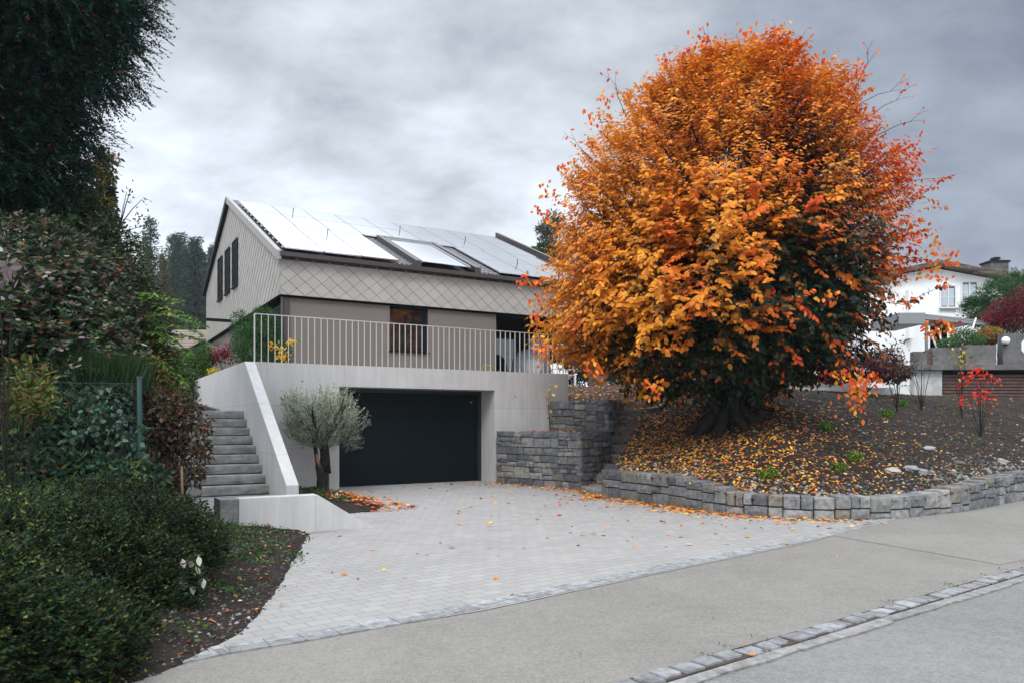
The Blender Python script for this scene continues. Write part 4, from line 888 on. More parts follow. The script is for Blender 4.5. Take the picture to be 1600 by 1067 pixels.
# --- generic plant
def plant(name, base, label, cat, E, n, ln, wr, cols, w=None, m='leaf_green', shell=.5, lob=.16, freq=2.2, seed=1, group=None, droop=.2, big=False, stems=6, sr=.012, clump=0, colfn=None, part='foliage', fold=.25, barkm='bark', outk=.8):
    t = thing(name, base, label, cat, group)
    if clump:
        c, d = cloud(E, n//clump, shell, lob, freq, seed); nn = len(c); L0 = ln*3.2*rng.uniform(.6, 1.3, nn); dd = unit(d*outk+rdir(nn)*.6+np.array([0, 0, .25])); k = np.linspace(0, 1, clump)[None]
        pos = (c[:, None]+dd[:, None]*(L0[:, None]*(k-.6))[..., None]); pos[..., 2] -= k**2*droop*L0[:, None]; sv = unit(np.cross(dd, [0, 0, 1.]))
        ax = sv[:, None]*np.where(np.arange(clump) % 2, 1, -1)[None, :, None]*.8+dd[:, None]*.7+rng.normal(0, .2, pos.shape); nr = d[:, None]*.6+np.array([0, 0, .8])+rng.normal(0, .4, pos.shape)
        pos, ax, nr = pos.reshape(-1, 3), ax.reshape(-1, 3), nr.reshape(-1, 3); cc = np.repeat(sn(c, seed+5, 1.5), clump); 
    else:
        pos, d = cloud(E, n, shell, lob, freq, seed); ax = rdir(len(pos))+d*.5; ax[:, 2] -= droop; nr = d*.7+np.array([0, 0, .5])+rng.normal(0, .5, pos.shape); cc = sn(pos, seed+5, 1.5)
    n = len(pos); l = ln*rng.uniform(.6, 1.3, n); col = pick(n, cols, w, .22)*(1+.30*cc[:, None])
    if colfn is not None: col = colfn(pos, col)
    leaves(part, pos, ax, nr, l, l*wr, col, m, t, big=big, fold=fold)
    if stems:
        mb = MB(); E_ = np.array(E, float); b = Vector(base)
        for i in range(stems):
            e = E_[i % len(E_)]; tgt = Vector(e[:3])+Vector((random.uniform(-.6, .6)*e[3], random.uniform(-.6, .6)*e[4], random.uniform(-.2, .8)*e[5])); mid = b.lerp(tgt, .5)+Vector((random.uniform(-.1, .1), random.uniform(-.1, .1), .1))*e[3]
            mb.tube([b+Vector((random.uniform(-.05, .05), random.uniform(-.05, .05), -.05)), mid, tgt], [sr, sr*.7, sr*.35], 5, cap=False)
        mb.build('stems', barkm, t)
    return t
def gb(px, d, fz=zl): x = (px-800)/FPX*d; return (x, d, float(fz(np.array(x), np.array(float(d)))))

# olive
ob = W(-4.78, -.82); OZ = float(zo(np.array(ob[0]), np.array(ob[1]))); ol = thing('olive_tree', (ob[0], ob[1], OZ), 'small silvery olive tree with thick cut trunk by the garage door', 'tree')
ox, oy = ob[0], ob[1]; mb = MB()
mb.tube([(ox, oy, OZ-.1), (ox, oy, OZ+.05), (ox+.01, oy, OZ+.3), (ox-.01, oy, OZ+.55), (ox+.03, oy, OZ+.62)], [.14, .12, .115, .13, .05], 12, wob=.1)
mb.tube([(ox+.05, oy+.03, OZ+.45), (ox+.07, oy, OZ+.75), (ox+.05, oy, OZ+1.0), (ox+.03, oy, OZ+1.25)], [.13, .11, .10, .07], 10, wob=.1)
mb.tube([(ox-.06, oy-.05, OZ+.5), (ox-.10, oy-.06, OZ+.75), (ox-.16, oy-.02, OZ+1.05), (ox-.2, oy, OZ+1.3)], [.05, .045, .04, .03], 8)
rr = random.Random(4)
for i in range(9):
    th = i*.75; limb(mb, (ox+.02, oy, OZ+1.05), (math.cos(th)*.8, math.sin(th)*.8, .75), .55, .035, 2, .6, .2, 5, rr)
mb.build('trunk', 'bark_dark', ol, smooth=True)
mb = MB(); mb.tube([(ox-.01, oy-.13, OZ+.52), (ox-.05, oy-.15, OZ+.68), (ox-.09, oy-.10, OZ+.82)], [.035, .04, .025], 8); mb.build('cut_wound', 'wound', ol, smooth=True)
OE = [EL(503, 660, 16.4, 52, 34), EL(470, 640, 16.2, 30, 28), EL(545, 660, 16.3, 26, 30), EL(512, 628, 16.5, 24, 26), EL(540, 628, 16.6, 16, 22), EL(462, 668, 16.2, 20, 18), EL(500, 685, 16.4, 34, 14), EL(455, 622, 16.3, 16, 12), EL(552, 690, 16.3, 12, 12)]
nn = 1250; c, d = cloud(OE, nn, .85, .15, 3, 2); oc = np.array([ox, oy, OZ+.95]); dd = unit(unit(c-oc)*.9+rdir(nn)*.4+np.array([0, 0, .22])); L0 = rng.uniform(.14, .42, nn); kk = 16; k = np.linspace(0, 1, kk)[None]
pos = c[:, None]+dd[:, None]*(L0[:, None]*(k-.6))[..., None]; sv = unit(np.cross(dd, rdir(nn))); ax = sv[:, None]*np.where(np.arange(kk) % 2, 1, -1)[None, :, None]*.6+dd[:, None]*.9+rng.normal(0, .2, pos.shape)
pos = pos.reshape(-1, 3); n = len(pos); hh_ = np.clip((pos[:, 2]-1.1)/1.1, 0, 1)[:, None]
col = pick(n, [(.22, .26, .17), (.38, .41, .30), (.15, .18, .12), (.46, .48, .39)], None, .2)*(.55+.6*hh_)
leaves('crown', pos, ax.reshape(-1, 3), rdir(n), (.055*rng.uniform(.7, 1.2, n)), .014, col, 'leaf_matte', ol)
# garden spotlight beside the olive
gs = thing('garden_spotlight', W(-4.55, -.55, .05), 'small dark garden spotlight on a stake beside the olive trunk', 'lamp')
x, y, _ = W(-4.55, -.55); m_ = MB(); m_.tube([(x, y, .05), (x, y, .42)], .01, 6); m_.build('stake', 'black_metal', gs); m_ = MB(); m_.tube([(x-.07, y, .44), (x+.05, y, .47)], .032, 8); m_.build('lamp_head', 'black_metal', gs)
m_ = MB(); x, y = G(527, 778, .05); m_.sphere((x, y, .08), .11, 12, (1.3, .9, .5), jit=.2, seed=9, col=(.42, .38, .33)); props(m_.build('boulder', 'pebble', smooth=True), 'flat pale stone at the foot of the olive tree', 'boulder')

DG = [(.018, .04, .022), (.012, .028, .018), (.03, .06, .025)]
# hedge bottom-left
HE = [EL(60, 880, 5.6, 150, 110, .8), EL(190, 860, 6.4, 120, 85, .8), EL(60, 960, 5.2, 130, 120, .5), EL(150, 970, 5.3, 90, 90, .45), EL(40, 1040, 4.9, 130, 90, .4), EL(-60, 900, 5.5, 160, 140, .8), EL(130, 800, 7.2, 150, 50, .8), EL(280, 830, 7.4, 60, 55, .5), EL(225, 910, 5.9, 75, 85, .45), EL(165, 1000, 5.0, 80, 70, .35), EL(110, 1050, 4.75, 110, 95, .3), EL(20, 1040, 4.7, 150, 120, .3), EL(-60, 1020, 4.9, 150, 160, .4), EL(60, 985, 5.0, 150, 90, .4), EL(60, 1000, 4.3, 130, 110, .35), EL(-40, 980, 4.2, 150, 140, .4), EL(150, 1020, 4.6, 70, 75, .3), EL(300, 850, 6.6, 50, 46, .5), EL(262, 930, 5.8, 52, 55, .4)]
def hcol(p, c): return c*(1+.6*np.clip(sn(p, 71, 5), -1, 1)[:, None]+.35*np.clip(sn(p, 72, 1.5), -1, 1)[:, None])
plant('clipped_hedge', gb(80, 5.8), 'dense dark green hedge bulging towards the road at bottom left', 'hedge', HE, 290000, .034, .5, [(.014, .030, .013), (.009, .019, .010), (.036, .062, .016), (.11, .115, .02), (.05, .03, .012)], (.36, .34, .2, .06, .04), shell=.32, lob=.14, freq=4.0, seed=3, clump=8, colfn=hcol, stems=8, sr=.02, droop=.1)
# pale sprig hanging out of the hedge
def sprig(px, py, d, n, ln, cols, w=None, name='leaves', spread=.1):
    c = np.array(P(px, py, d)); p = c+rng.normal(0, spread, (n, 3))*np.array([1, .5, 1]); ax = rdir(n); ax[:, 2] -= .5; return p, ax
sg_ = thing('pale_leaf_sprig', P(296, 880, 5.9), 'sprig of pale whitish leaves hanging in front of the hedge', 'plant')
pts = np.array([P(a, b, 5.8) for a, b in ((285, 872), (300, 876), (310, 868), (288, 905), (300, 912), (312, 908), (292, 925), (282, 898), (306, 884), (318, 903))]); ax = rdir(len(pts))*.5; ax[:, 2] -= .8
leaves('leaves', pts, ax, np.tile([0, -1., .4], (len(pts), 1))+rng.normal(0, .3, (len(pts), 3)), .085, .045, pick(len(pts), [(.42, .42, .38)], None, .1), 'leaf_matte', sg_, big=True)
m_ = MB(); m_.tube([P(262, 880, 6.1), P(285, 868, 5.9), P(305, 872, 5.8), P(312, 905, 5.8)], .003, 4); m_.build('stem', 'bark', sg_)
# mixed shrubs along the fence
SC = [(.04, .085, .035), (.025, .05, .03), (.08, .12, .04), (.13, .09, .07), (.25, .05, .03), (.30, .25, .23)]
plant('mixed_shrub', gb(60, 9.6), 'tall dark shrub with purplish and silvery leaves below the yew', 'shrub', [EL(40, 500, 9.6, 150, 110), EL(30, 420, 9.8, 150, 80), EL(110, 540, 9.6, 110, 80), EL(-60, 560, 9, 140, 160), EL(60, 620, 9.3, 140, 90)], 62000, .075, .5, SC, (.32, .26, .13, .12, .03, .14), shell=.55, lob=.15, seed=4, clump=8, droop=.35, stems=10, sr=.02, big=True)
plant('mixed_shrub', gb(150, 11.5), 'tall grey green shrub rising in a slope under the ivy clad tree', 'shrub', [EL(150, 430, 11.5, 80, 90), EL(120, 370, 11.8, 70, 60), EL(90, 340, 11.8, 80, 50), EL(185, 470, 11.3, 60, 70), EL(215, 500, 11.2, 55, 55), EL(150, 520, 11, 100, 70)], 44000, .065, .48, [(.045, .085, .035), (.025, .05, .026), (.10, .13, .04), (.15, .08, .04), (.22, .23, .20)], (.36, .3, .18, .08, .08), seed=6, clump=8, droop=.3, stems=8, sr=.02, big=True)
plant('mixed_shrub', gb(230, 10.8), 'loose shrub with small green and rusty leaves in front of the tiled roof', 'shrub', [EL(215, 560, 10.6, 55, 70), EL(250, 600, 10.6, 45, 60), EL(180, 590, 10.4, 70, 60), EL(245, 565, 10.9, 24, 30)], 15000, .06, .5, [(.05, .1, .025), (.03, .06, .02), (.10, .13, .03), (.2, .08, .03)], (.4, .3, .2, .1), seed=8, clump=7, droop=.3, stems=8, big=True)
# bright leafy fronds
fr = thing('ash_sapling', gb(215, 10.5), 'young tree with bright lime green fronds reaching right', 'sapling')
mb = MB(); P_, A_, N_ = [], [], []
for (x0, y0, x1, y1) in ((215, 470, 285, 465), (215, 500, 310, 500), (205, 520, 300, 545), (225, 540, 330, 530), (210, 560, 290, 590), (200, 480, 240, 450), (230, 520, 318, 515), (200, 590, 268, 640), (190, 545, 250, 560), (240, 480, 318, 500)):
    a, b = Vector(P(x0, y0, 10.5)), Vector(P(x1, y1, 9.9+random.uniform(-.3, .3))); L0 = (b-a).length; pts = []
    for i in range(9): k = i/8; q = a.lerp(b, k)+Vector((0, 0, math.sin(k*math.pi)*.10*L0-.08*k)); pts.append(q)
    mb.tube(pts, [.008-.0006*i for i in range(9)], 4, cap=False); d = np.array((b-a).normalized())
    for k in np.linspace(.15, 1, int(22*L0)+4):
        i = min(int(k*8), 7); q = pts[i].lerp(pts[i+1], k*8-i)
        for sg in (-1, 1):
            sv = np.cross(d, [0, 0, 1.]); P_.append(np.array(q)+rng.normal(0, .012, 3)); A_.append(sv*sg*.8+d*.5+np.array([0, 0, -.35])+rng.normal(0, .15, 3)); N_.append(np.array([0, -.5, 1])+rng.normal(0, .3, 3))
P_ = np.array(P_); n = len(P_); yk = np.clip((P_[:, 2:3]-3)*.7, 0, 1)
leaves('foliage', P_, np.array(A_), np.array(N_), .085*rng.uniform(.7, 1.2, n), .03, pick(n, [(.07, .16, .02), (.045, .10, .02), (.2, .26, .03)], (.4, .45, .15), .2), 'leaf_green', fr, big=True)
b = Vector(gb(215, 10.5)); mb.tube([b, b+Vector((.05, 0, 1.2)), Vector(P(215, 560, 10.5)), Vector(P(210, 480, 10.5))], [.03, .025, .02, .012], 6); mb.build('stems', 'bark', fr)
# grass clump
gr = thing('grass_clump', gb(150, 9.2), 'dark clump of long fine grass blades behind the fence', 'grass plant')
n = 5200; k = rng.uniform(0, 1, n); c = np.array([P(150+rng.normal(0, 34), 618, 9.1+rng.normal(0, .15)) for _ in range(n)]); ax = np.stack([rng.normal(0, .35, n), rng.normal(0, .3, n), np.ones(n)], 1)
leaves('blades', c, ax, rdir(n), rng.uniform(.25, .66, n), .008, pick(n, [(.018, .042, .016), (.03, .06, .02)], None, .25), 'leaf_green', gr)
# fence
fc = thing('chain_link_fence', gb(217, 8.3), 'teal chain link fence with one post, overgrown by brambles', 'fence')
fx, fy, _ = P(218, 700, 8.3); zt = P(0, 588, 8.3)[2]; zb0 = float(zl(np.array(fx), np.array(fy)))-.1
m_ = MB(); m_.tube([(fx, fy, zb0), (fx, fy, zt)], .028, 10); m_.tube([(fx, fy, zt-.02), (fx, fy, zt)], .034, 10); m_.build('post', 'teal', fc)
m_ = MB(); fd = Vector((-3.2, -1.0)); FL = fd.length; fd /= FL; H_ = zt-.08-.55
for a in np.arange(-H_, FL, .10):
    for sg in (1, -1):
        pts = []
        a0, a1 = (a, a+H_) if sg > 0 else (a+H_, a)
        z0, z1 = .55, zt-.08
        lo, hi = 0, FL
        def cl(u): return (u-a0)/(a1-a0)
        u0, u1 = min(max(a0, lo), hi), min(max(a1, lo), hi)
        if abs(u1-u0) < .02: continue
        za, zb_ = z0+(z1-z0)*cl(u0), z0+(z1-z0)*cl(u1)
        m_.tube([(fx+fd.x*u0, fy+fd.y*u0, za), (fx+fd.x*u1, fy+fd.y*u1, zb_)], .0014, 3, cap=False)
m_.tube([(fx, fy, zt-.08), (fx+fd.x*FL, fy+fd.y*FL, zt-.08)], .003, 4); m_.build('wire_mesh', 'teal', fc)
plant('bramble', gb(120, 8.8), 'bramble with rounded pale green leaves climbing through the fence', 'bramble', [EL(60, 700, 8.5, 150, 75, .35), EL(175, 650, 8.75, 40, 60, .22), EL(140, 720, 8.6, 65, 60, .3), EL(196, 690, 8.7, 14, 80, .12)], 13000, .062, .72, [(.03, .07, .045), (.018, .042, .028), (.08, .14, .10), (.06, .055, .04), (.025, .04, .025), (.10, .06, .03)], (.28, .32, .09, .12, .15, .04), seed=10, shell=.7, droop=.4, stems=10, sr=.006, big=True, lob=.2, fold=.1)
plant('bramble', gb(170, 8.1), 'bramble spray of pale mint leaves hanging in front of the teal fence', 'bramble', [EL(150, 640, 8.1, 50, 42, .08), EL(190, 690, 8.15, 24, 60, .07), EL(120, 680, 8.0, 40, 40, .08), EL(222, 700, 8.2, 10, 60, .06)], 300, .065, .75, [(.11, .18, .13), (.06, .12, .08), (.04, .08, .05)], None, seed=50, shell=.95, droop=.5, stems=9, sr=.004, big=True, fold=.08)
plant('mixed_shrub', gb(90, 8.2), 'low leafy shrub with large dull green leaves between fence and hedge', 'shrub', [EL(60, 740, 7.9, 120, 45, .4), EL(180, 750, 8.1, 80, 35, .35), EL(60, 660, 8.3, 100, 60, .3)], 9000, .085, .4, [(.03, .07, .035), (.02, .045, .03), (.07, .12, .04), (.12, .09, .03)], (.4, .35, .15, .1), seed=11, shell=.7, droop=.3, stems=6, big=True)
plant('spindly_shrub', gb(30, 7.5), 'shrub with yellowish green and bronze tipped leaves at the left edge', 'shrub', [EL(40, 600, 7.5, 45, 40, .25), EL(20, 640, 7.5, 45, 30, .25), EL(60, 630, 7.4, 30, 25, .2)], 800, .085, .32, [(.10, .13, .03), (.16, .11, .03), (.07, .10, .03)], None, seed=12, shell=.9, droop=-.3, stems=8, sr=.006, big=True)
plant('silver_shrub', gb(10, 7.2), 'branch of large dusty pink leaves at the left edge', 'shrub', [EL(12, 420, 7.2, 22, 50, .2)], 46, .10, .45, [(.25, .20, .20), (.18, .15, .15)], None, seed=13, shell=.9, droop=.5, stems=3, big=True)
plant('burgundy_shrub', gb(270, 9.6), 'burgundy leaved shrub overhanging the foot of the left stairs', 'shrub', [EL(262, 680, 9.6, 38, 75, .35), EL(285, 650, 9.7, 32, 45, .3), EL(300, 690, 9.5, 24, 40, .25), EL(250, 740, 9.5, 34, 35, .3), EL(240, 640, 9.8, 28, 45, .3), EL(318, 700, 9.3, 13, 26, .2), EL(308, 740, 9.2, 10, 22, .2), EL(322, 665, 9.5, 10, 12, .15), EL(232, 585, 10, 16, 30, .2), EL(268, 755, 9.2, 26, 24, .25)], 5600, .06, .55, [(.05, .028, .024), (.09, .05, .035), (.04, .05, .025), (.13, .09, .05), (.25, .05, .02), (.16, .13, .11)], (.3, .22, .26, .1, .02, .1), seed=14, shell=.95, droop=.6, stems=26, sr=.006, big=True, lob=.55, freq=4)
plant('trailing_vine', gb(240, 9.9), 'thin hanging vine with rusty orange leaves above the burgundy shrub', 'vine', [EL(238, 600, 10.0, 26, 42, .3), EL(262, 625, 10.1, 24, 24, .3)], 1500, .055, .6, [(.25, .08, .03), (.12, .08, .03), (.08, .12, .03)], None, seed=15, shell=.9, stems=7, sr=.005, big=True)
m_ = MB(); b = gb(286, 8.3); tpt = P(284, 728, 8.3); m_.tube([b, tpt], .014, 6); props(m_.build('wooden_stake', 'wood'), 'thin wooden stake in the soil beside the burgundy shrub', 'stake')

# yew tree (upper left)
yt = thing('yew_tree', gb(-60, 11.5), 'huge dark yew dotted with red berries filling the upper left corner', 'tree')
YE = [EL(30, 60, 11, 175, 95, 2.0), EL(-15, 190, 11, 150, 85, 1.8), EL(-20, 280, 11, 120, 60, 1.6), EL(110, 20, 10.6, 115, 60, 1.4), EL(-80, 120, 11, 170, 220, 2.2), EL(120, 110, 10.8, 70, 42, .9), EL(45, 255, 10.8, 72, 62, 1.2), EL(85, 185, 10.8, 58, 36, .9), EL(0, -60, 11, 220, 90, 2), EL(175, -12, 10.5, 60, 34, .9)]
mb = MB(); rr = random.Random(9); b = Vector(gb(-60, 11.5)); mb.tube([b-Vector((0, 0, .2)), b+Vector((0, 0, 2)), b+Vector((.3, 0, 4.5)), b+Vector((.4, 0, 7))], [.4, .33, .28, .18], 10, wob=.1)
for e in YE*2: tgt = Vector(e[:3])+Vector((rr.uniform(-.5, .6)*e[3], 0, rr.uniform(-.3, .5)*e[5])); s0 = b+Vector((.3, 0, max(2., min(6.5, (tgt.z-b.z)*.8)))); mb.tube([s0, s0.lerp(tgt, .5)+Vector((0, -.2, .2)), tgt], [.09, .05, .015], 6, cap=False)
mb.build('trunk', 'bark_dark', yt)
nb = 10500; c, d = cloud(YE, nb, .75, .13, 1.6, 21); dd = unit(d*np.array([1, .8, .45])+rdir(nb)*.38+np.array([0, 0, -.12])); L0 = rng.uniform(.25, .62, nb); kk = 22; k = np.linspace(0, 1, kk)[None]
pos = c[:, None]+dd[:, None]*(L0[:, None]*(k-.5))[..., None]; pos[..., 2] -= (k**2*.16)*L0[:, None]; 
sv = unit(np.cross(dd, [0, 0, 1.])); ax = sv[:, None]*np.where(np.arange(kk) % 2, 1, -1)[None, :, None]*(.95-.4*k)[..., None]+dd[:, None]*.7+rng.normal(0, .16, pos.shape)+np.array([0, 0, -.12])
lnn = (.085*(1.15-.55*k)*rng.uniform(.7, 1.2, (nb, kk))).ravel(); pos = pos.reshape(-1, 3); n = len(pos)
nr = np.tile([0, -.3, 1.], (n, 1))+rng.normal(0, .3, (n, 3)); cc = np.repeat(np.clip(sn(c, 23, 1.2), -1, 1), kk)[:, None]; tip = np.tile(np.linspace(0, 1, kk), nb)[:, None]
col = pick(n, [(.012, .036, .026), (.018, .050, .028), (.010, .026, .022)], None, .2)*(1+.5*tip+.4*cc); col = col+np.maximum(cc-.45, 0)*np.array([.03, .05, .0])
leaves('crown', pos, ax.reshape(-1, 3), nr, lnn, .030, col, 'leaf_green', yt, fold=.1)
c2, d2 = cloud(YE, 700, .15, .13, 1.6, 21); c2 = c2[c2[:, 2] > 5.2]; mb = MB()
for q in c2: mb.sphere(q, .016, 5)
mb2 = mat('berry', (.22, .01, .012), .4); mb.build('berries', 'berry', yt)['kind'] = 'stuff'
# ivy-clad tree + yellow branch
plant('ivy_clad_tree', gb(165, 16), 'narrow dark ivy clad tree standing behind the shrubs', 'tree', [EL(163, 300, 16, 12, 40, .3), EL(165, 350, 16, 17, 50, .35), EL(160, 400, 16, 22, 60, .4), EL(158, 255, 16, 7, 22, .2)], 9000, .09, .5, [(.012, .028, .022), (.02, .035, .02), (.04, .03, .025)], None, seed=16, stems=3, sr=.08, shell=.9, lob=.25, droop=.4)
plant('yellow_leaf_tree', gb(120, 13.5), 'thin tree with yellow and olive leaves against the sky beside the ivy', 'tree', [EL(145, 265, 13.5, 26, 22, .4), EL(120, 300, 13.5, 30, 28, .4), EL(150, 320, 13.5, 24, 24, .4), EL(172, 246, 13.5, 14, 8, .2), EL(110, 335, 13.5, 40, 26, .4)], 2600, .085, .45, [(.3, .2, .02), (.12, .13, .03), (.05, .08, .03), (.4, .2, .03)], (.28, .3, .3, .12), seed=17, shell=.9, stems=9, sr=.018, big=True, lob=.25, droop=.5)
mb = MB(); br_ = thing('bare_branch', gb(190, 12), 'nearly bare thin branches reaching towards the sky left of the gable', 'branch')
for (x0, y0, x1, y1) in ((185, 365, 198, 300), (190, 350, 222, 312), (180, 370, 240, 350), (190, 345, 205, 295), (185, 372, 205, 360), (178, 380, 195, 330)): a, b = Vector(P(x0, y0, 12)), Vector(P(x1, y1, 11.8)); mb.tube([a-(b-a)*.5, a, a.lerp(b, .5)+Vector((0, 0, .03)), b], [.014, .01, .007, .004], 4, cap=False)
b = Vector(gb(190, 12)); mb.tube([b, Vector(P(180, 500, 12)), Vector(P(182, 370, 12))], [.03, .02, .014], 5); mb.build('stem', 'bark', br_)
pts = np.array([P(*q, 11.9) for q in ((198, 302), (205, 310), (222, 312), (228, 318), (240, 350), (235, 346), (228, 344), (218, 342), (212, 345), (205, 352), (196, 345), (205, 298), (186, 330), (224, 350), (232, 352))]*4)+rng.normal(0, .05, (60, 3)); ax = rdir(60); leaves('foliage', pts, ax, rdir(60), .07, .03, pick(60, [(.05, .08, .05), (.08, .1, .05)]), 'leaf_green', br_)
# bushes by the house gable
plant('round_bush', W(-6.9, 8.5, 2.2), 'rounded green bush at the upper end of the left stairs', 'bush', [EL(300, 580, 24, 28, 34), EL(318, 560, 25, 14, 20), EL(280, 600, 23, 20, 26)], 9000, .075, .5, [(.04, .1, .025), (.08, .16, .02), (.025, .06, .02)], None, seed=18, stems=4)
plant('bamboo_bush', W(-5.3, 4.8, 2.7), 'dark green upright bush between the railing and the gable wall', 'bush', [EL(395, 540, 20.3, 30, 38), EL(420, 520, 20.6, 22, 38), EL(378, 520, 21, 16, 34), EL(408, 498, 20.6, 18, 18), EL(445, 550, 20.4, 12, 18)], 14000, .075, .3, [(.02, .055, .02), (.03, .08, .022), (.06, .13, .02)], (.5, .35, .15), seed=19, stems=8, lob=.25)
plant('red_leaf_shrub', W(-5.2, 8.5, 2.7), 'small shrub with dark red leaves against the taupe gable wall', 'shrub', [EL(350, 552, 25, 20, 16), EL(335, 560, 25.5, 12, 12)], 900, .08, .5, [(.25, .02, .03), (.15, .015, .025)], None, seed=20, stems=5, shell=.9)
plant('yellow_flowers', P(334, 584, 22), 'clump of small yellow flowers on the far end of the stair wall', 'flowers', [EL(334, 580, 22, 10, 6)], 260, .05, .7, [(.6, .4, .02), (.1, .2, .02)], (.7, .3), seed=22, stems=4, sr=.004)
plant('yellow_lily_plant', W(-5.2, .9, 2.88), 'plant with yellow orange leaves behind the left end of the railing', 'plant', [EL(455, 535, 17.4, 11, 7, .1), EL(430, 541, 17.3, 9, 6, .1), EL(442, 555, 17.3, 12, 10, .12)], 150, .085, .55, [(.65, .38, .02), (.6, .25, .02), (.15, .2, .03)], (.55, .25, .2), seed=24, stems=9, sr=.004, shell=.9, big=True)
plant('terrace_plant', W(.95, .7, 2.88), 'small yellow green plant behind the middle of the railing', 'plant', [EL(762, 574, 20.4, 9, 5, .1)], 120, .06, .4, [(.3, .32, .04)], None, seed=25, stems=4, sr=.003)
plant('rose_bush', W(-8.3, -.3, 1.2), 'leafy rose bush with a red bloom left of the top step', 'bush', [EL(283, 620, 17, 16, 18), EL(275, 640, 16.5, 18, 18), EL(268, 600, 17.5, 16, 18)], 5000, .07, .5, [(.03, .08, .02), (.05, .12, .02), (.02, .05, .02)], None, seed=26, stems=4)
m_ = MB(); m_.sphere(P(282, 607, 16.6), .06, 8); props(m_.build('rose_bloom', 'berry'), 'single red rose bloom left of the top step', 'flower')
# greenery behind the porch and on the mound
plant('garden_bush', (3.4, 27.5, 2.6), 'sunlit green bush visible between terrace corner and porch pillar', 'bush', [EL(895, 575, 34, 34, 30), EL(930, 565, 36, 30, 34), EL(880, 560, 36, 18, 30)], 12000, .11, .5, [(.045, .085, .03), (.08, .13, .05), (.02, .045, .02)], None, seed=27, stems=4)
plant('conifer_bush', (6, 27, 2.6), 'wide dark blue green bush behind the autumn tree trunk', 'bush', [EL(985, 585, 27, 34, 28), EL(1030, 590, 27, 40, 22), EL(1075, 590, 28, 40, 22), EL(960, 560, 30, 20, 40)], 22000, .1, .3, [(.012, .035, .03), (.02, .05, .035), (.04, .08, .04)], None, seed=28, stems=4)
plant('bedding_plant', (5.2, 23, 2.6), 'pale green spiky plant in front of the dark bush', 'plant', [EL(1045, 595, 23.5, 24, 8), EL(1020, 598, 23.5, 14, 5)], 2200, .12, .2, [(.12, .2, .09), (.08, .14, .08)], None, seed=29, stems=3, droop=-.5)
sp = thing('yellow_sapling', W(1.72, -.16, 1.35), 'thin sapling with a few yellow leaves against the terrace wall', 'sapling')
m_ = MB(); b = W(1.62, -.16, 1.35); pl = [b, P(858, 645, 20.1), P(857, 625, 20.1), P(861, 603, 20.1)]; m_.tube(pl, [.012, .01, .008, .004], 5); m_.tube([pl[2], P(865, 615, 20.1)], .004, 4); m_.tube([pl[1], P(853, 622, 20.1)], .004, 4); m_.build('stem', 'bark', sp)
pts = np.array([P(*q, 20.05) for q in ((857, 601), (864, 600), (866, 604), (861, 607), (855, 612), (860, 617), (868, 617), (852, 622), (858, 630), (858, 645), (857, 651), (862, 640))]); leaves('foliage', pts, rdir(12), np.tile([0, -1., .5], (12, 1)), .11, .08, pick(12, [(.6, .45, .04), (.5, .3, .05)]), 'leaf_litter', sp, big=True)
# trees beyond the house roof on the right
plant('distant_conifer', (2.2, 60, 2.5), 'dark conifer top just right of the roof end', 'tree', [EL(843, 415, 60, 14, 28), EL(850, 400, 60, 10, 18), EL(870, 410, 60, 14, 26)], 6000, .4, .3, [(.02, .05, .02), (.03, .07, .02)], None, seed=30, stems=2, sr=.2, barkm='bark_dark')
plant('distant_tree', (4, 70, 2.5), 'pale half bare tree peeking out left of the orange crown', 'tree', [EL(852, 360, 70, 16, 14), EL(866, 350, 70, 16, 20), EL(860, 380, 70, 16, 16)], 1500, .35, .5, [(.12, .12, .08), (.06, .07, .04)], None, seed=31, stems=9, sr=.12, shell=.95)
# saplings on the mound
def sapling(name, px, d, top, label, cols, n, spx, ln=.08, seed=0, ex=None):
    b = gb(px, d, zm); t = thing(name, b, label, 'sapling'); mb = MB(); r = random.Random(seed); T = Vector(P(px, top, d)); b = Vector(b); ts = []
    for i in range(7):
        e = b.lerp(T, r.uniform(.55, 1))+Vector((r.uniform(-1, 1)*spx*d/FPX, r.uniform(-.3, .3), r.uniform(-.1, .1))); mb.tube([b, b.lerp(e, .5)+Vector((r.uniform(-.08, .08), 0, .08)), e], [.012, .008, .003], 4, cap=False); ts.append(e)
    mb.tube([b, b.lerp(T, .5), T], [.016, .012, .004], 5); mb.build('stem', 'bark', t); ts.append(T)
    c = np.array([ts[i] for i in rng.integers(0, len(ts), n)])+rng.normal(0, .10, (n, 3)); ax = rdir(n); ax[:, 2] -= .4
    leaves('foliage', c, ax, rdir(n)+np.array([0, -1, .5]), ln*rng.uniform(.6, 1.2, n), ln*.6, pick(n, cols), 'leaf_tree', t, big=True); return t
sapling('red_maple_sapling', 1532, 19.0, 580, 'small maple sapling with vivid scarlet leaves on the right of the mound', [(.7, .02, .015), (.65, .08, .02)], 150, 20, .10, 3)
sapling('young_shrub', 1402, 20.5, 540, 'bare twiggy shrub with a few brown leaves on the mound crest', [(.12, .07, .05), (.2, .12, .06), (.06, .07, .04)], 90, 22, .09, 4)
sapling('young_shrub', 1440, 21, 565, 'low twiggy shrub left of the white garage end wall', [(.1, .08, .05), (.06, .07, .04)], 60, 18, .08, 5)
sapling('young_shrub', 1503, 21, 545, 'slender sapling with a few yellow leaves before the wooden garage door', [(.5, .38, .04), (.08, .1, .03)], 46, 9, .10, 6)
plant('purple_shrub', (11.2, 23.5, 2.6), 'dark crimson shrub on the crest right of the autumn tree', 'shrub', [EL(1400, 583, 23.5, 26, 15), EL(1345, 575, 23.5, 42, 20), EL(1380, 568, 24, 30, 24), EL(1305, 588, 23.5, 26, 12)], 8000, .09, .5, [(.06, .012, .02), (.10, .02, .025), (.035, .02, .02)], None, seed=33, stems=7)
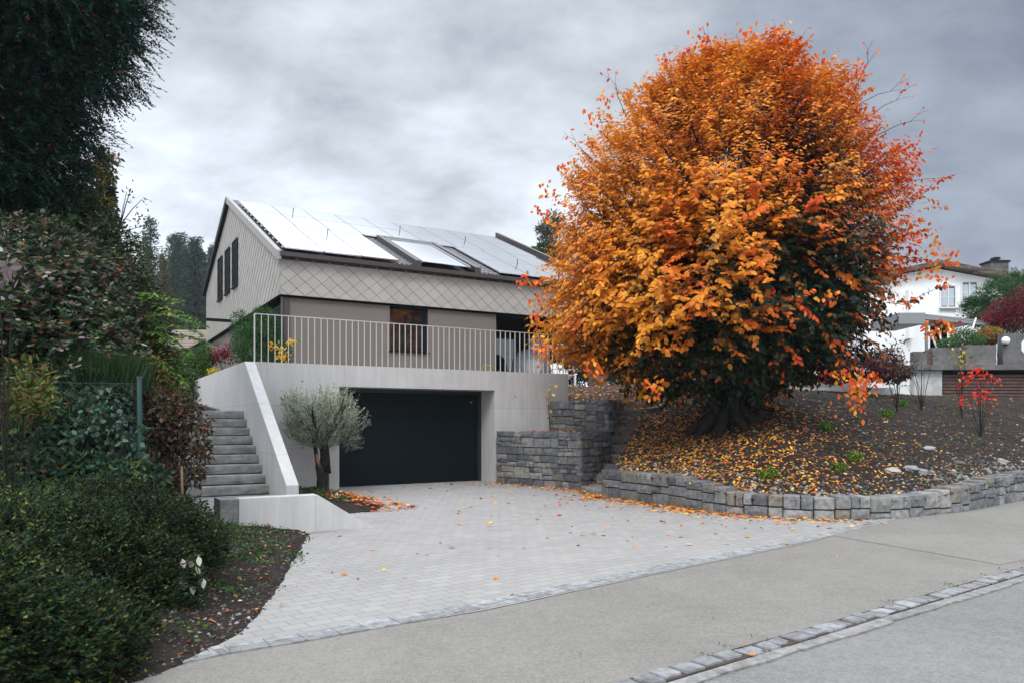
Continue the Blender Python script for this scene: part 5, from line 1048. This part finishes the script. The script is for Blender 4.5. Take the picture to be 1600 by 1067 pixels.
for i, (px, py, sz, lb) in enumerate(((1410, 636, 9, 'small bright green plant high on the mound'), (1385, 652, 11, 'spreading green weed plant below the bright green one on the mound'), (1310, 735, 10, 'green and yellow weed plant above the gravel strip'), (1335, 722, 12, 'leafy weed with a yellow top in the middle of the mound'), (1200, 745, 12, 'yellowing weed plant just above the curved wall'), (1290, 672, 10, 'tuft of grass right of the tree roots'))):
    for d in np.arange(11, 26, .1):
        x, y, z = P(px, py, d)
        if zm(x, y) > z: break
    zz = float(zm(x, y)); r_ = sz/FPX*d; plant('weed_plant', (x, y, zz), lb, 'plant', [(x, y, zz+r_*.5, r_*1.2, r_, r_*.8)], 420, .05, .45, [(.04, .13, .02), (.08, .2, .02), (.3, .28, .03)], (.5, .4, .1+.2*(i in (2, 3, 4))), seed=40+i, stems=3, sr=.004, shell=.9, group='weeds growing on the mound', big=True)

# ================================================================== NEIGHBOURS RIGHT
HY = 38.0
wh = thing('white_house', (19.5, HY+4, 2), 'white rendered house with a brown gable roof behind the orange tree', 'house')
def wx(px, y=HY): return (px-800)/FPX*y
def wz(py, y=HY): return CAMZ+(HOR-py)/FPX*y
ax_, ex0, ex1 = wx(1462), wx(1350), wx(1582); za, ze = wz(417), wz(441); zel = za-(ax_-ex0)/(ex1-ax_)*(za-ze)
m_ = MB(); m_.extr([(ex0, HY, 2), (wx(1568), HY, 2), (wx(1568), HY, ze+.05), (ax_, HY, za-.08), (ex0, HY, zel-.0)], [(ex0, HY+9, 2), (wx(1568), HY+9, 2), (wx(1568), HY+9, ze+.05), (ax_, HY+9, za-.08), (ex0, HY+9, zel)]); m_.build('wall', 'white_wall', wh)
m_ = MB(); m_.extr([(ax_, HY-.6, za), (ex1, HY-.6, ze), (ex1, HY-.6, ze+.22), (ax_, HY-.6, za+.22)], [(ax_, HY+9.5, za), (ex1, HY+9.5, ze), (ex1, HY+9.5, ze+.22), (ax_, HY+9.5, za+.22)])
m_.extr([(ex0-.5, HY-.6, zel-.1), (ax_-.002, HY-.6, za), (ax_-.002, HY-.6, za+.22), (ex0-.5, HY-.6, zel+.12)], [(ex0-.5, HY+9.5, zel-.1), (ax_-.002, HY+9.5, za), (ax_-.002, HY+9.5, za+.22), (ex0-.5, HY+9.5, zel+.12)]); m_.build('roof', 'rooftile', wh)
m_ = MB(); m_.extr([(ax_, HY+2, za+.1), (wx(1640), HY+2, ze-.3), (wx(1640), HY+2, ze-.1), (ax_, HY+2, za+.3)], [(ax_, HY+8, za+1.6), (wx(1640), HY+8, ze+1.2), (wx(1640), HY+8, ze+1.4), (ax_, HY+8, za+1.8)]); 
def win(x0, x1, y0, y1, par, yy=HY, dark=False):
    w_ = MB(); w_.box(wx(x0, yy), wx(x1, yy), yy-.03, yy+.05, wz(y1, yy), wz(y0, yy)); w_ = w_.build('window', 'glass', par)
    m_ = MB(); a, b, c, d = wx(x0, yy), wx(x1, yy), wz(y1, yy), wz(y0, yy); t = .07
    m_.box(a-t, a, yy-.07, yy+.02, c-t, d+t); m_.box(b, b+t, yy-.07, yy+.02, c-t, d+t); m_.box(a, b, yy-.07, yy+.02, c-t, c); m_.box(a, b, yy-.07, yy+.02, d, d+t); m_.box((a+b)/2-.03, (a+b)/2+.03, yy-.065, yy-.031, c, d); m_.box(a, b, yy-.06, yy-.032, (c+d)/2-.015, (c+d)/2+.015); m_.build('frame', 'white', w_)
    m_ = MB(); m_.box(a+.04, (a+b)/2-.05, yy-.045, yy-.033, c+.05, d-.1); m_.box((a+b)/2+.05, b-.04, yy-.045, yy-.033, c+.05, d-.1); m_.build('curtain', 'white_cloth', w_)
    m_ = MB(); m_.box(a-.12, b+.12, yy-.14, yy-.071, c-.14, c-.075); m_.build('sill', 'grey_metal', w_)
win(1470, 1491, 448, 480, wh); win(1503, 1525, 442, 473, wh)
m_ = MB(); yy = HY+3; m_.box(wx(1549, yy), wx(1576, yy), yy, yy+.9, wz(440, yy), wz(410, yy)); ch_ = m_.build('chimney', 'old_concrete', wh)
m_ = MB(); m_.box(wx(1547, yy), wx(1578, yy), yy-.06, yy+.96, wz(410, yy), wz(407, yy)); m_.box(wx(1558, yy), wx(1567, yy), yy+.2, yy+.6, wz(407, yy)+.1, wz(403.5, yy)+.1); m_.build('cap', 'black_metal', ch_)
m_ = MB(); m_.box(wx(1414), wx(1421), HY-.4, HY-.001, wz(530), wz(455)); m_.build('wall_pillar', 'white_wall', wh)
wg = thing('white_garden_house', (12, 34, 2), 'low white building seen in the gaps below the orange crown', 'house')
yy = 34.; m_ = MB(); m_.box(wx(985, yy), wx(1330, yy), yy, yy+5, 2.2, wz(495, yy)); m_.build('wall', 'white_wall', wg)
m_ = MB(); m_.extr([(wx(975, yy), yy-.4, wz(495, yy)), (wx(1340, yy), yy-.4, wz(495, yy)), (wx(1340, yy), yy-.4, wz(491, yy)), (wx(975, yy), yy-.4, wz(491, yy))], [(wx(975, yy), yy+5.3, wz(480, yy)), (wx(1340, yy), yy+5.3, wz(480, yy)), (wx(1340, yy), yy+5.3, wz(476, yy)), (wx(975, yy), yy+5.3, wz(476, yy))]); m_.build('roof', 'rooftile', wg)
m_ = MB(); m_.box(wx(985, yy), wx(1330, yy), yy-.04, yy-.003, 2.2, wz(588, yy)); m_.build('plinth', 'grey_metal', wg)
# terrace building on the right
ty = 29.; tb = thing('terrace_garage', (wx(1530, ty), ty, 2), 'weathered concrete terrace above a garage with brown wooden doors', 'garage')
m_ = MB(); m_.box(wx(1428, ty), wx(1720, ty), ty-.25, ty+.4, wz(578, ty), wz(570, ty)); m_.box(wx(1428, ty), wx(1720, ty), ty+.401, ty+4, wz(580, ty), wz(570, ty)); m_.build('slab', 'old_concrete', tb)
m_ = MB(); m_.box(wx(1428, ty), wx(1472, ty), ty, ty+.3, 1.5, wz(578, ty)-.002); m_.build('end_wall', 'old_white', tb)
m_ = MB(); m_.box(wx(1428, ty), wx(1448, ty), ty-.02, ty+.28, wz(570, ty)+.002, wz(549, ty)); m_.box(wx(1457, ty), wx(1499, ty), ty-.02, ty+.28, wz(570, ty)+.002, wz(543, ty)); m_.box(wx(1508, ty), wx(1556, ty), ty-.02, ty+.28, wz(570, ty)+.002, wz(539, ty)); m_.box(wx(1566, ty), wx(1720, ty), ty-.06, ty+.3, wz(570, ty)+.002, wz(521, ty)); m_.build('parapet', 'old_concrete', tb)
m_ = MB(); m_.box(wx(1448, ty)+.01, wx(1457, ty)-.01, ty+.05, ty+.2, wz(570, ty)+.002, wz(547, ty)); m_.box(wx(1499, ty)+.01, wx(1508, ty)-.01, ty+.05, ty+.2, wz(570, ty)+.002, wz(544, ty)); m_.build('infill_board', 'wood_red', tb)
m_ = MB(); zz = 1.6
while zz < wz(579, ty)-.12: m_.box(wx(1474, ty), wx(1720, ty), ty+.05, ty+.12, zz, zz+.095); zz += .125
m_.build('wooden_door', 'wood_red', tb)
m_ = MB(); m_.box(wx(1474, ty), wx(1720, ty), ty+.121, ty+.3, 1.5, wz(579, ty)); m_.build('door_backing', 'black', tb)
lp = thing('globe_lamp', (wx(1566, ty), ty-.2, wz(540, ty)), 'white globe lamp on the end of the concrete parapet', 'lamp')
m_ = MB(); m_.sphere((wx(1566, ty), ty-.2, wz(533, ty)), .15, 16); m_.build('globe', 'lamp_white', lp, smooth=True); m_ = MB(); m_.tube([(wx(1566, ty), ty-.2, wz(540.5, ty)), (wx(1566, ty), ty-.2, wz(538, ty))], .06, 10); m_.tube([(wx(1566, ty), ty-.2, wz(539.5, ty)), (wx(1569, ty), ty-.05, wz(539.5, ty))], .03, 8); m_.build('bracket', 'black_metal', lp)
m_ = MB(); cx_, cz_ = wx(1607, ty), wz(542, ty); pts = [(cx_+.36*math.cos(math.pi/8+i*math.pi/4), cz_+.40*math.sin(math.pi/8+i*math.pi/4)) for i in range(8)]; m_.extr([(a, ty-.10, b) for a, b in pts], [(a, ty-.063, b) for a, b in pts]); props(m_.build('wall_plaque', 'white'), 'white octagonal plaque on the concrete wall at the right edge', 'plaque')
# pergola
yy = 31.; pg = thing('pergola', (wx(1450, yy), yy, 3.8), 'grey metal awning frame over the concrete terrace', 'pergola')
m_ = MB(); m_.box(wx(1405, yy), wx(1446, yy), yy, yy+2.5, wz(506, yy), wz(489, yy)); m_.build('cassette', 'grey_metal', pg)
m_ = MB(); m_.extr([(wx(1446, yy), yy, wz(499, yy)), (wx(1547, yy), yy, wz(509, yy)), (wx(1547, yy), yy, wz(505, yy)), (wx(1446, yy), yy, wz(494, yy))], [(wx(1446, yy), yy+.12, wz(499, yy)), (wx(1547, yy), yy+.12, wz(509, yy)), (wx(1547, yy), yy+.12, wz(505, yy)), (wx(1446, yy), yy+.12, wz(494, yy))])
m_.extr([(wx(1452, yy), yy+.2, wz(493, yy)), (wx(1543, yy), yy+.2, wz(502, yy)), (wx(1543, yy), yy+.2, wz(500, yy)), (wx(1452, yy), yy+.2, wz(490, yy))], [(wx(1452, yy), yy+2.4, wz(493, yy)), (wx(1543, yy), yy+2.4, wz(502, yy)), (wx(1543, yy), yy+2.4, wz(500, yy)), (wx(1452, yy), yy+2.4, wz(490, yy))]); m_.build('beam', 'grey_metal', pg)
for px in (1447, 1540): m_ = MB(); m_.box(wx(px, yy), wx(px+3.5, yy), yy+.01, yy+.1, 3.6, wz(504 if px < 1500 else 509, yy)); m_.build('post', 'grey_metal', pg)
m_ = MB(); m_.box(wx(1455, yy+3), wx(1480, yy+3), yy+3, yy+3.1, 3.6, wz(508, yy+3)); m_.build('door_opening', 'black', pg)
for i, (a, b, c, d, lb) in enumerate(((1455, 522, 1464, 544, 'thin white pole leaning left on the terrace'), (1466, 513, 1473, 541, 'thin white pole right of the leaning one on the terrace'), (1525, 497, 1517, 522, 'white pole leaning against the awning beam'))):
    m_ = MB(); m_.tube([P(a, b, 29.8), P(c, d, 29.7)], .035, 6); props(m_.build('leaning_pole', 'white'), lb, 'pole', 'poles on the neighbour terrace')
plant('evergreen_bush', (wx(1560, 33), 33, 3.6), 'large feathery green conifer in front of the white house', 'bush', [EL(1565, 460, 33, 34, 26), EL(1530, 480, 33, 26, 18), EL(1590, 445, 34, 26, 24), EL(1545, 500, 32.5, 30, 14), EL(1520, 470, 33, 14, 8), EL(1585, 500, 33, 30, 30)], 20000, .16, .2, [(.03, .085, .02), (.05, .12, .03), (.018, .05, .02)], None, seed=35, clump=8, stems=4, droop=.3, lob=.25)
plant('berry_shrub', (wx(1580, 31), 31, 3.8), 'crimson berried shrub at the right edge above the concrete wall', 'shrub', [EL(1575, 490, 31, 28, 26), EL(1600, 480, 31, 24, 34), EL(1550, 498, 31, 16, 14)], 9000, .09, .4, [(.13, .015, .03), (.06, .02, .025), (.25, .02, .03)], None, seed=36, clump=6, stems=6, shell=.9, lob=.3)
plant('orange_bush', (wx(1546, 30), 30, 3.8), 'round orange and green bush behind the parapet beside the globe lamp', 'bush', [EL(1546, 524, 30, 19, 12)], 3200, .09, .6, [(.4, .1, .03), (.3, .25, .03), (.08, .12, .03)], None, seed=37, stems=3)
plant('planter_greenery', (wx(1495, 29.6), 29.6, 3.8), 'green plants spilling over the concrete parapet', 'plants', [EL(1480, 537, 29.6, 16, 8), EL(1505, 528, 29.6, 18, 14), EL(1525, 533, 29.8, 14, 10)], 5000, .09, .35, [(.06, .12, .05), (.1, .18, .06), (.04, .08, .03)], None, seed=38, stems=4)
rh = thing('far_house', (36, 50, 2), 'tiled roof of another house at the right edge', 'house')
m_ = MB(); y0 = 46.; m_.extr([(wx(1575, y0), y0, wz(440, y0)), (wx(1750, y0), y0, wz(440, y0)), (wx(1750, y0), y0, wz(434, y0)), (wx(1575, y0), y0, wz(434, y0))], [(wx(1600, y0), y0+6, wz(398, y0)), (wx(1750, y0), y0+6, wz(398, y0)), (wx(1750, y0), y0+6, wz(395, y0)), (wx(1600, y0), y0+6, wz(395, y0))]); m_.build('roof', 'rooftile', rh)
m_ = MB(); m_.box(wx(1590, y0), wx(1740, y0), y0+.8, y0+6, 2.2, wz(438, y0)); m_.build('wall', 'white_wall', rh)

# ================================================================== NEIGHBOUR LEFT + FOREST
ly = 46.; lh = thing('tiled_house', (wx(250, ly), ly+4, 2), 'neighbouring house with weathered brown tile roof left of the gable', 'house')
m_ = MB(); m_.extr([(wx(120, ly), ly, wz(547, ly)), (wx(296, ly), ly, wz(547, ly)), (wx(296, ly), ly, wz(543, ly)), (wx(120, ly), ly, wz(543, ly))], [(wx(120, ly), ly+6, wz(487, ly)-.5), (wx(289, ly), ly+6, wz(487, ly)-.5), (wx(289, ly), ly+6, wz(484, ly)-.5), (wx(120, ly), ly+6, wz(484, ly)-.5)]); m_.build('roof', 'rooftile', lh)
m_ = MB(); m_.extr([(wx(297, ly), ly+.3, wz(530, ly)), (wx(350, ly), ly+.3, wz(535, ly)), (wx(350, ly), ly+.3, wz(531, ly)), (wx(297, ly), ly+.3, wz(527, ly))], [(wx(290, ly), ly+6.2, wz(487, ly)-.3), (wx(350, ly), ly+6.2, wz(494, ly)), (wx(350, ly), ly+6.2, wz(490, ly)), (wx(290, ly), ly+6.2, wz(484, ly)-.3)]); m_.build('roof', 'rooftile', lh)
m_ = MB(); m_.box(wx(130, ly), wx(345, ly), ly+.8, ly+7, 2.0, wz(545, ly)); m_.build('wall', 'taupe', lh)
m_ = MB(); m_.box(wx(120, ly), wx(296, ly), ly-.15, ly-.01, wz(550, ly), wz(545, ly)); m_.build('gutter', 'black_metal', lh)

def make_pine(seed, kind):
    r = np.random.default_rng(seed); H = 15.; t = thing('forest_conifer', (0, 0, 0), 'x', 'tree')
    mb = MB(); mb.tube([(0, 0, -1), (0, 0, 4), (.1, 0, 9), (0, 0, H*.97)], [.28, .22, .14, .03], 6); 
    V = []; A = []; nb = 34
    for i in range(nb):
        u = i/nb; z0 = H*(.30 if kind == 0 else .12)+(H*(.70 if kind == 0 else .88))*u**.95; L_ = (1-u)**(.95 if kind else .8)*(2.3 if kind else 2.4)*r.uniform(.45, 1.25)+.08
        for j in range(5):
            th = r.uniform(0, 6.28); d = np.array([math.cos(th), math.sin(th), r.uniform(-.3, .05)]); m = int(7+9*L_)
            k = np.linspace(.2, 1, m)[:, None]; p = np.array([0, 0, z0])+d*L_*k+r.normal(0, .16, (m, 3)); V.append(p); A.append(np.tile(d, (m, 1))+r.normal(0, .7, (m, 3)))
    V = np.concatenate(V); A = np.concatenate(A); n = len(V); mb.build('trunk', 'bark', t)
    cols = [(.04, .065, .045), (.03, .05, .04)] if kind == 0 else [(.05, .08, .04), (.035, .06, .04)]
    if kind == 2: cols = [(.16, .10, .03), (.07, .08, .03)]
    leaves('crown', V, A, r.normal(size=(n, 3))+np.array([0, 0, 1]),   .42*r.uniform(.6, 1.2, n), .13, pick(n, cols, None, .3), 'leaf_matte', t); return t
protos = [make_pine(1, 0), make_pine(2, 1), make_pine(3, 0), make_pine(4, 1), make_pine(5, 2)]
placed = [False]*5; r = random.Random(77)
for i in range(136):
    azd = r.uniform(-37, -21) if i < 128 else r.uniform(-21, -14); dist = r.uniform(75, 185); k = r.choices(range(5), (4, 3, 4, 3, .9))[0]
    if i >= 128: dist = r.uniform(150, 200)
    x = math.sin(rad(azd))*dist; y = math.cos(rad(azd))*dist; z = float(zh(np.array(x), np.array(y)))
    o = protos[k]
    if placed[k]:
        c = o.copy(); S.collection.objects.link(c)
        for chd in o.children: q = chd.copy(); S.collection.objects.link(q); q.parent = c
        o = c
    placed[k] = True; o.location = (x, y, z-.5); sc = r.uniform(.6, 1.05); o.scale = (sc*1.05, sc*1.05, sc); o.rotation_euler = (0, 0, r.uniform(0, 6.28))
    o['label'] = 'golden brown tree in the hazy forest behind the house' if k == 4 else 'dark conifer in the hazy forest on the hill behind the house'
    if k == 4: o.name = 'forest_deciduous_tree'
    o['group'] = 'autumn coloured trees of the far forest' if k == 4 else 'conifers of the far forest'
# haze
HAZE = True
if HAZE:
    hm = bpy.data.materials.new('haze'); hm.use_nodes = True; nt = hm.node_tree; nt.nodes.clear(); pv = N(nt, 'ShaderNodeVolumePrincipled', inp={'Color': (.80, .87, .95, 1), 'Density': .0004, 'Anisotropy': .2}); oo = N(nt, 'ShaderNodeOutputMaterial'); L(nt, pv.outputs[0], oo.inputs['Volume']); MAT['haze'] = hm
    m_ = MB(); m_.box(-340, 340, -65, 430, -1.2, 60); o = m_.build('haze', 'haze'); props(o, 'thin pale haze in front of the far forest', 'haze', kind='stuff')
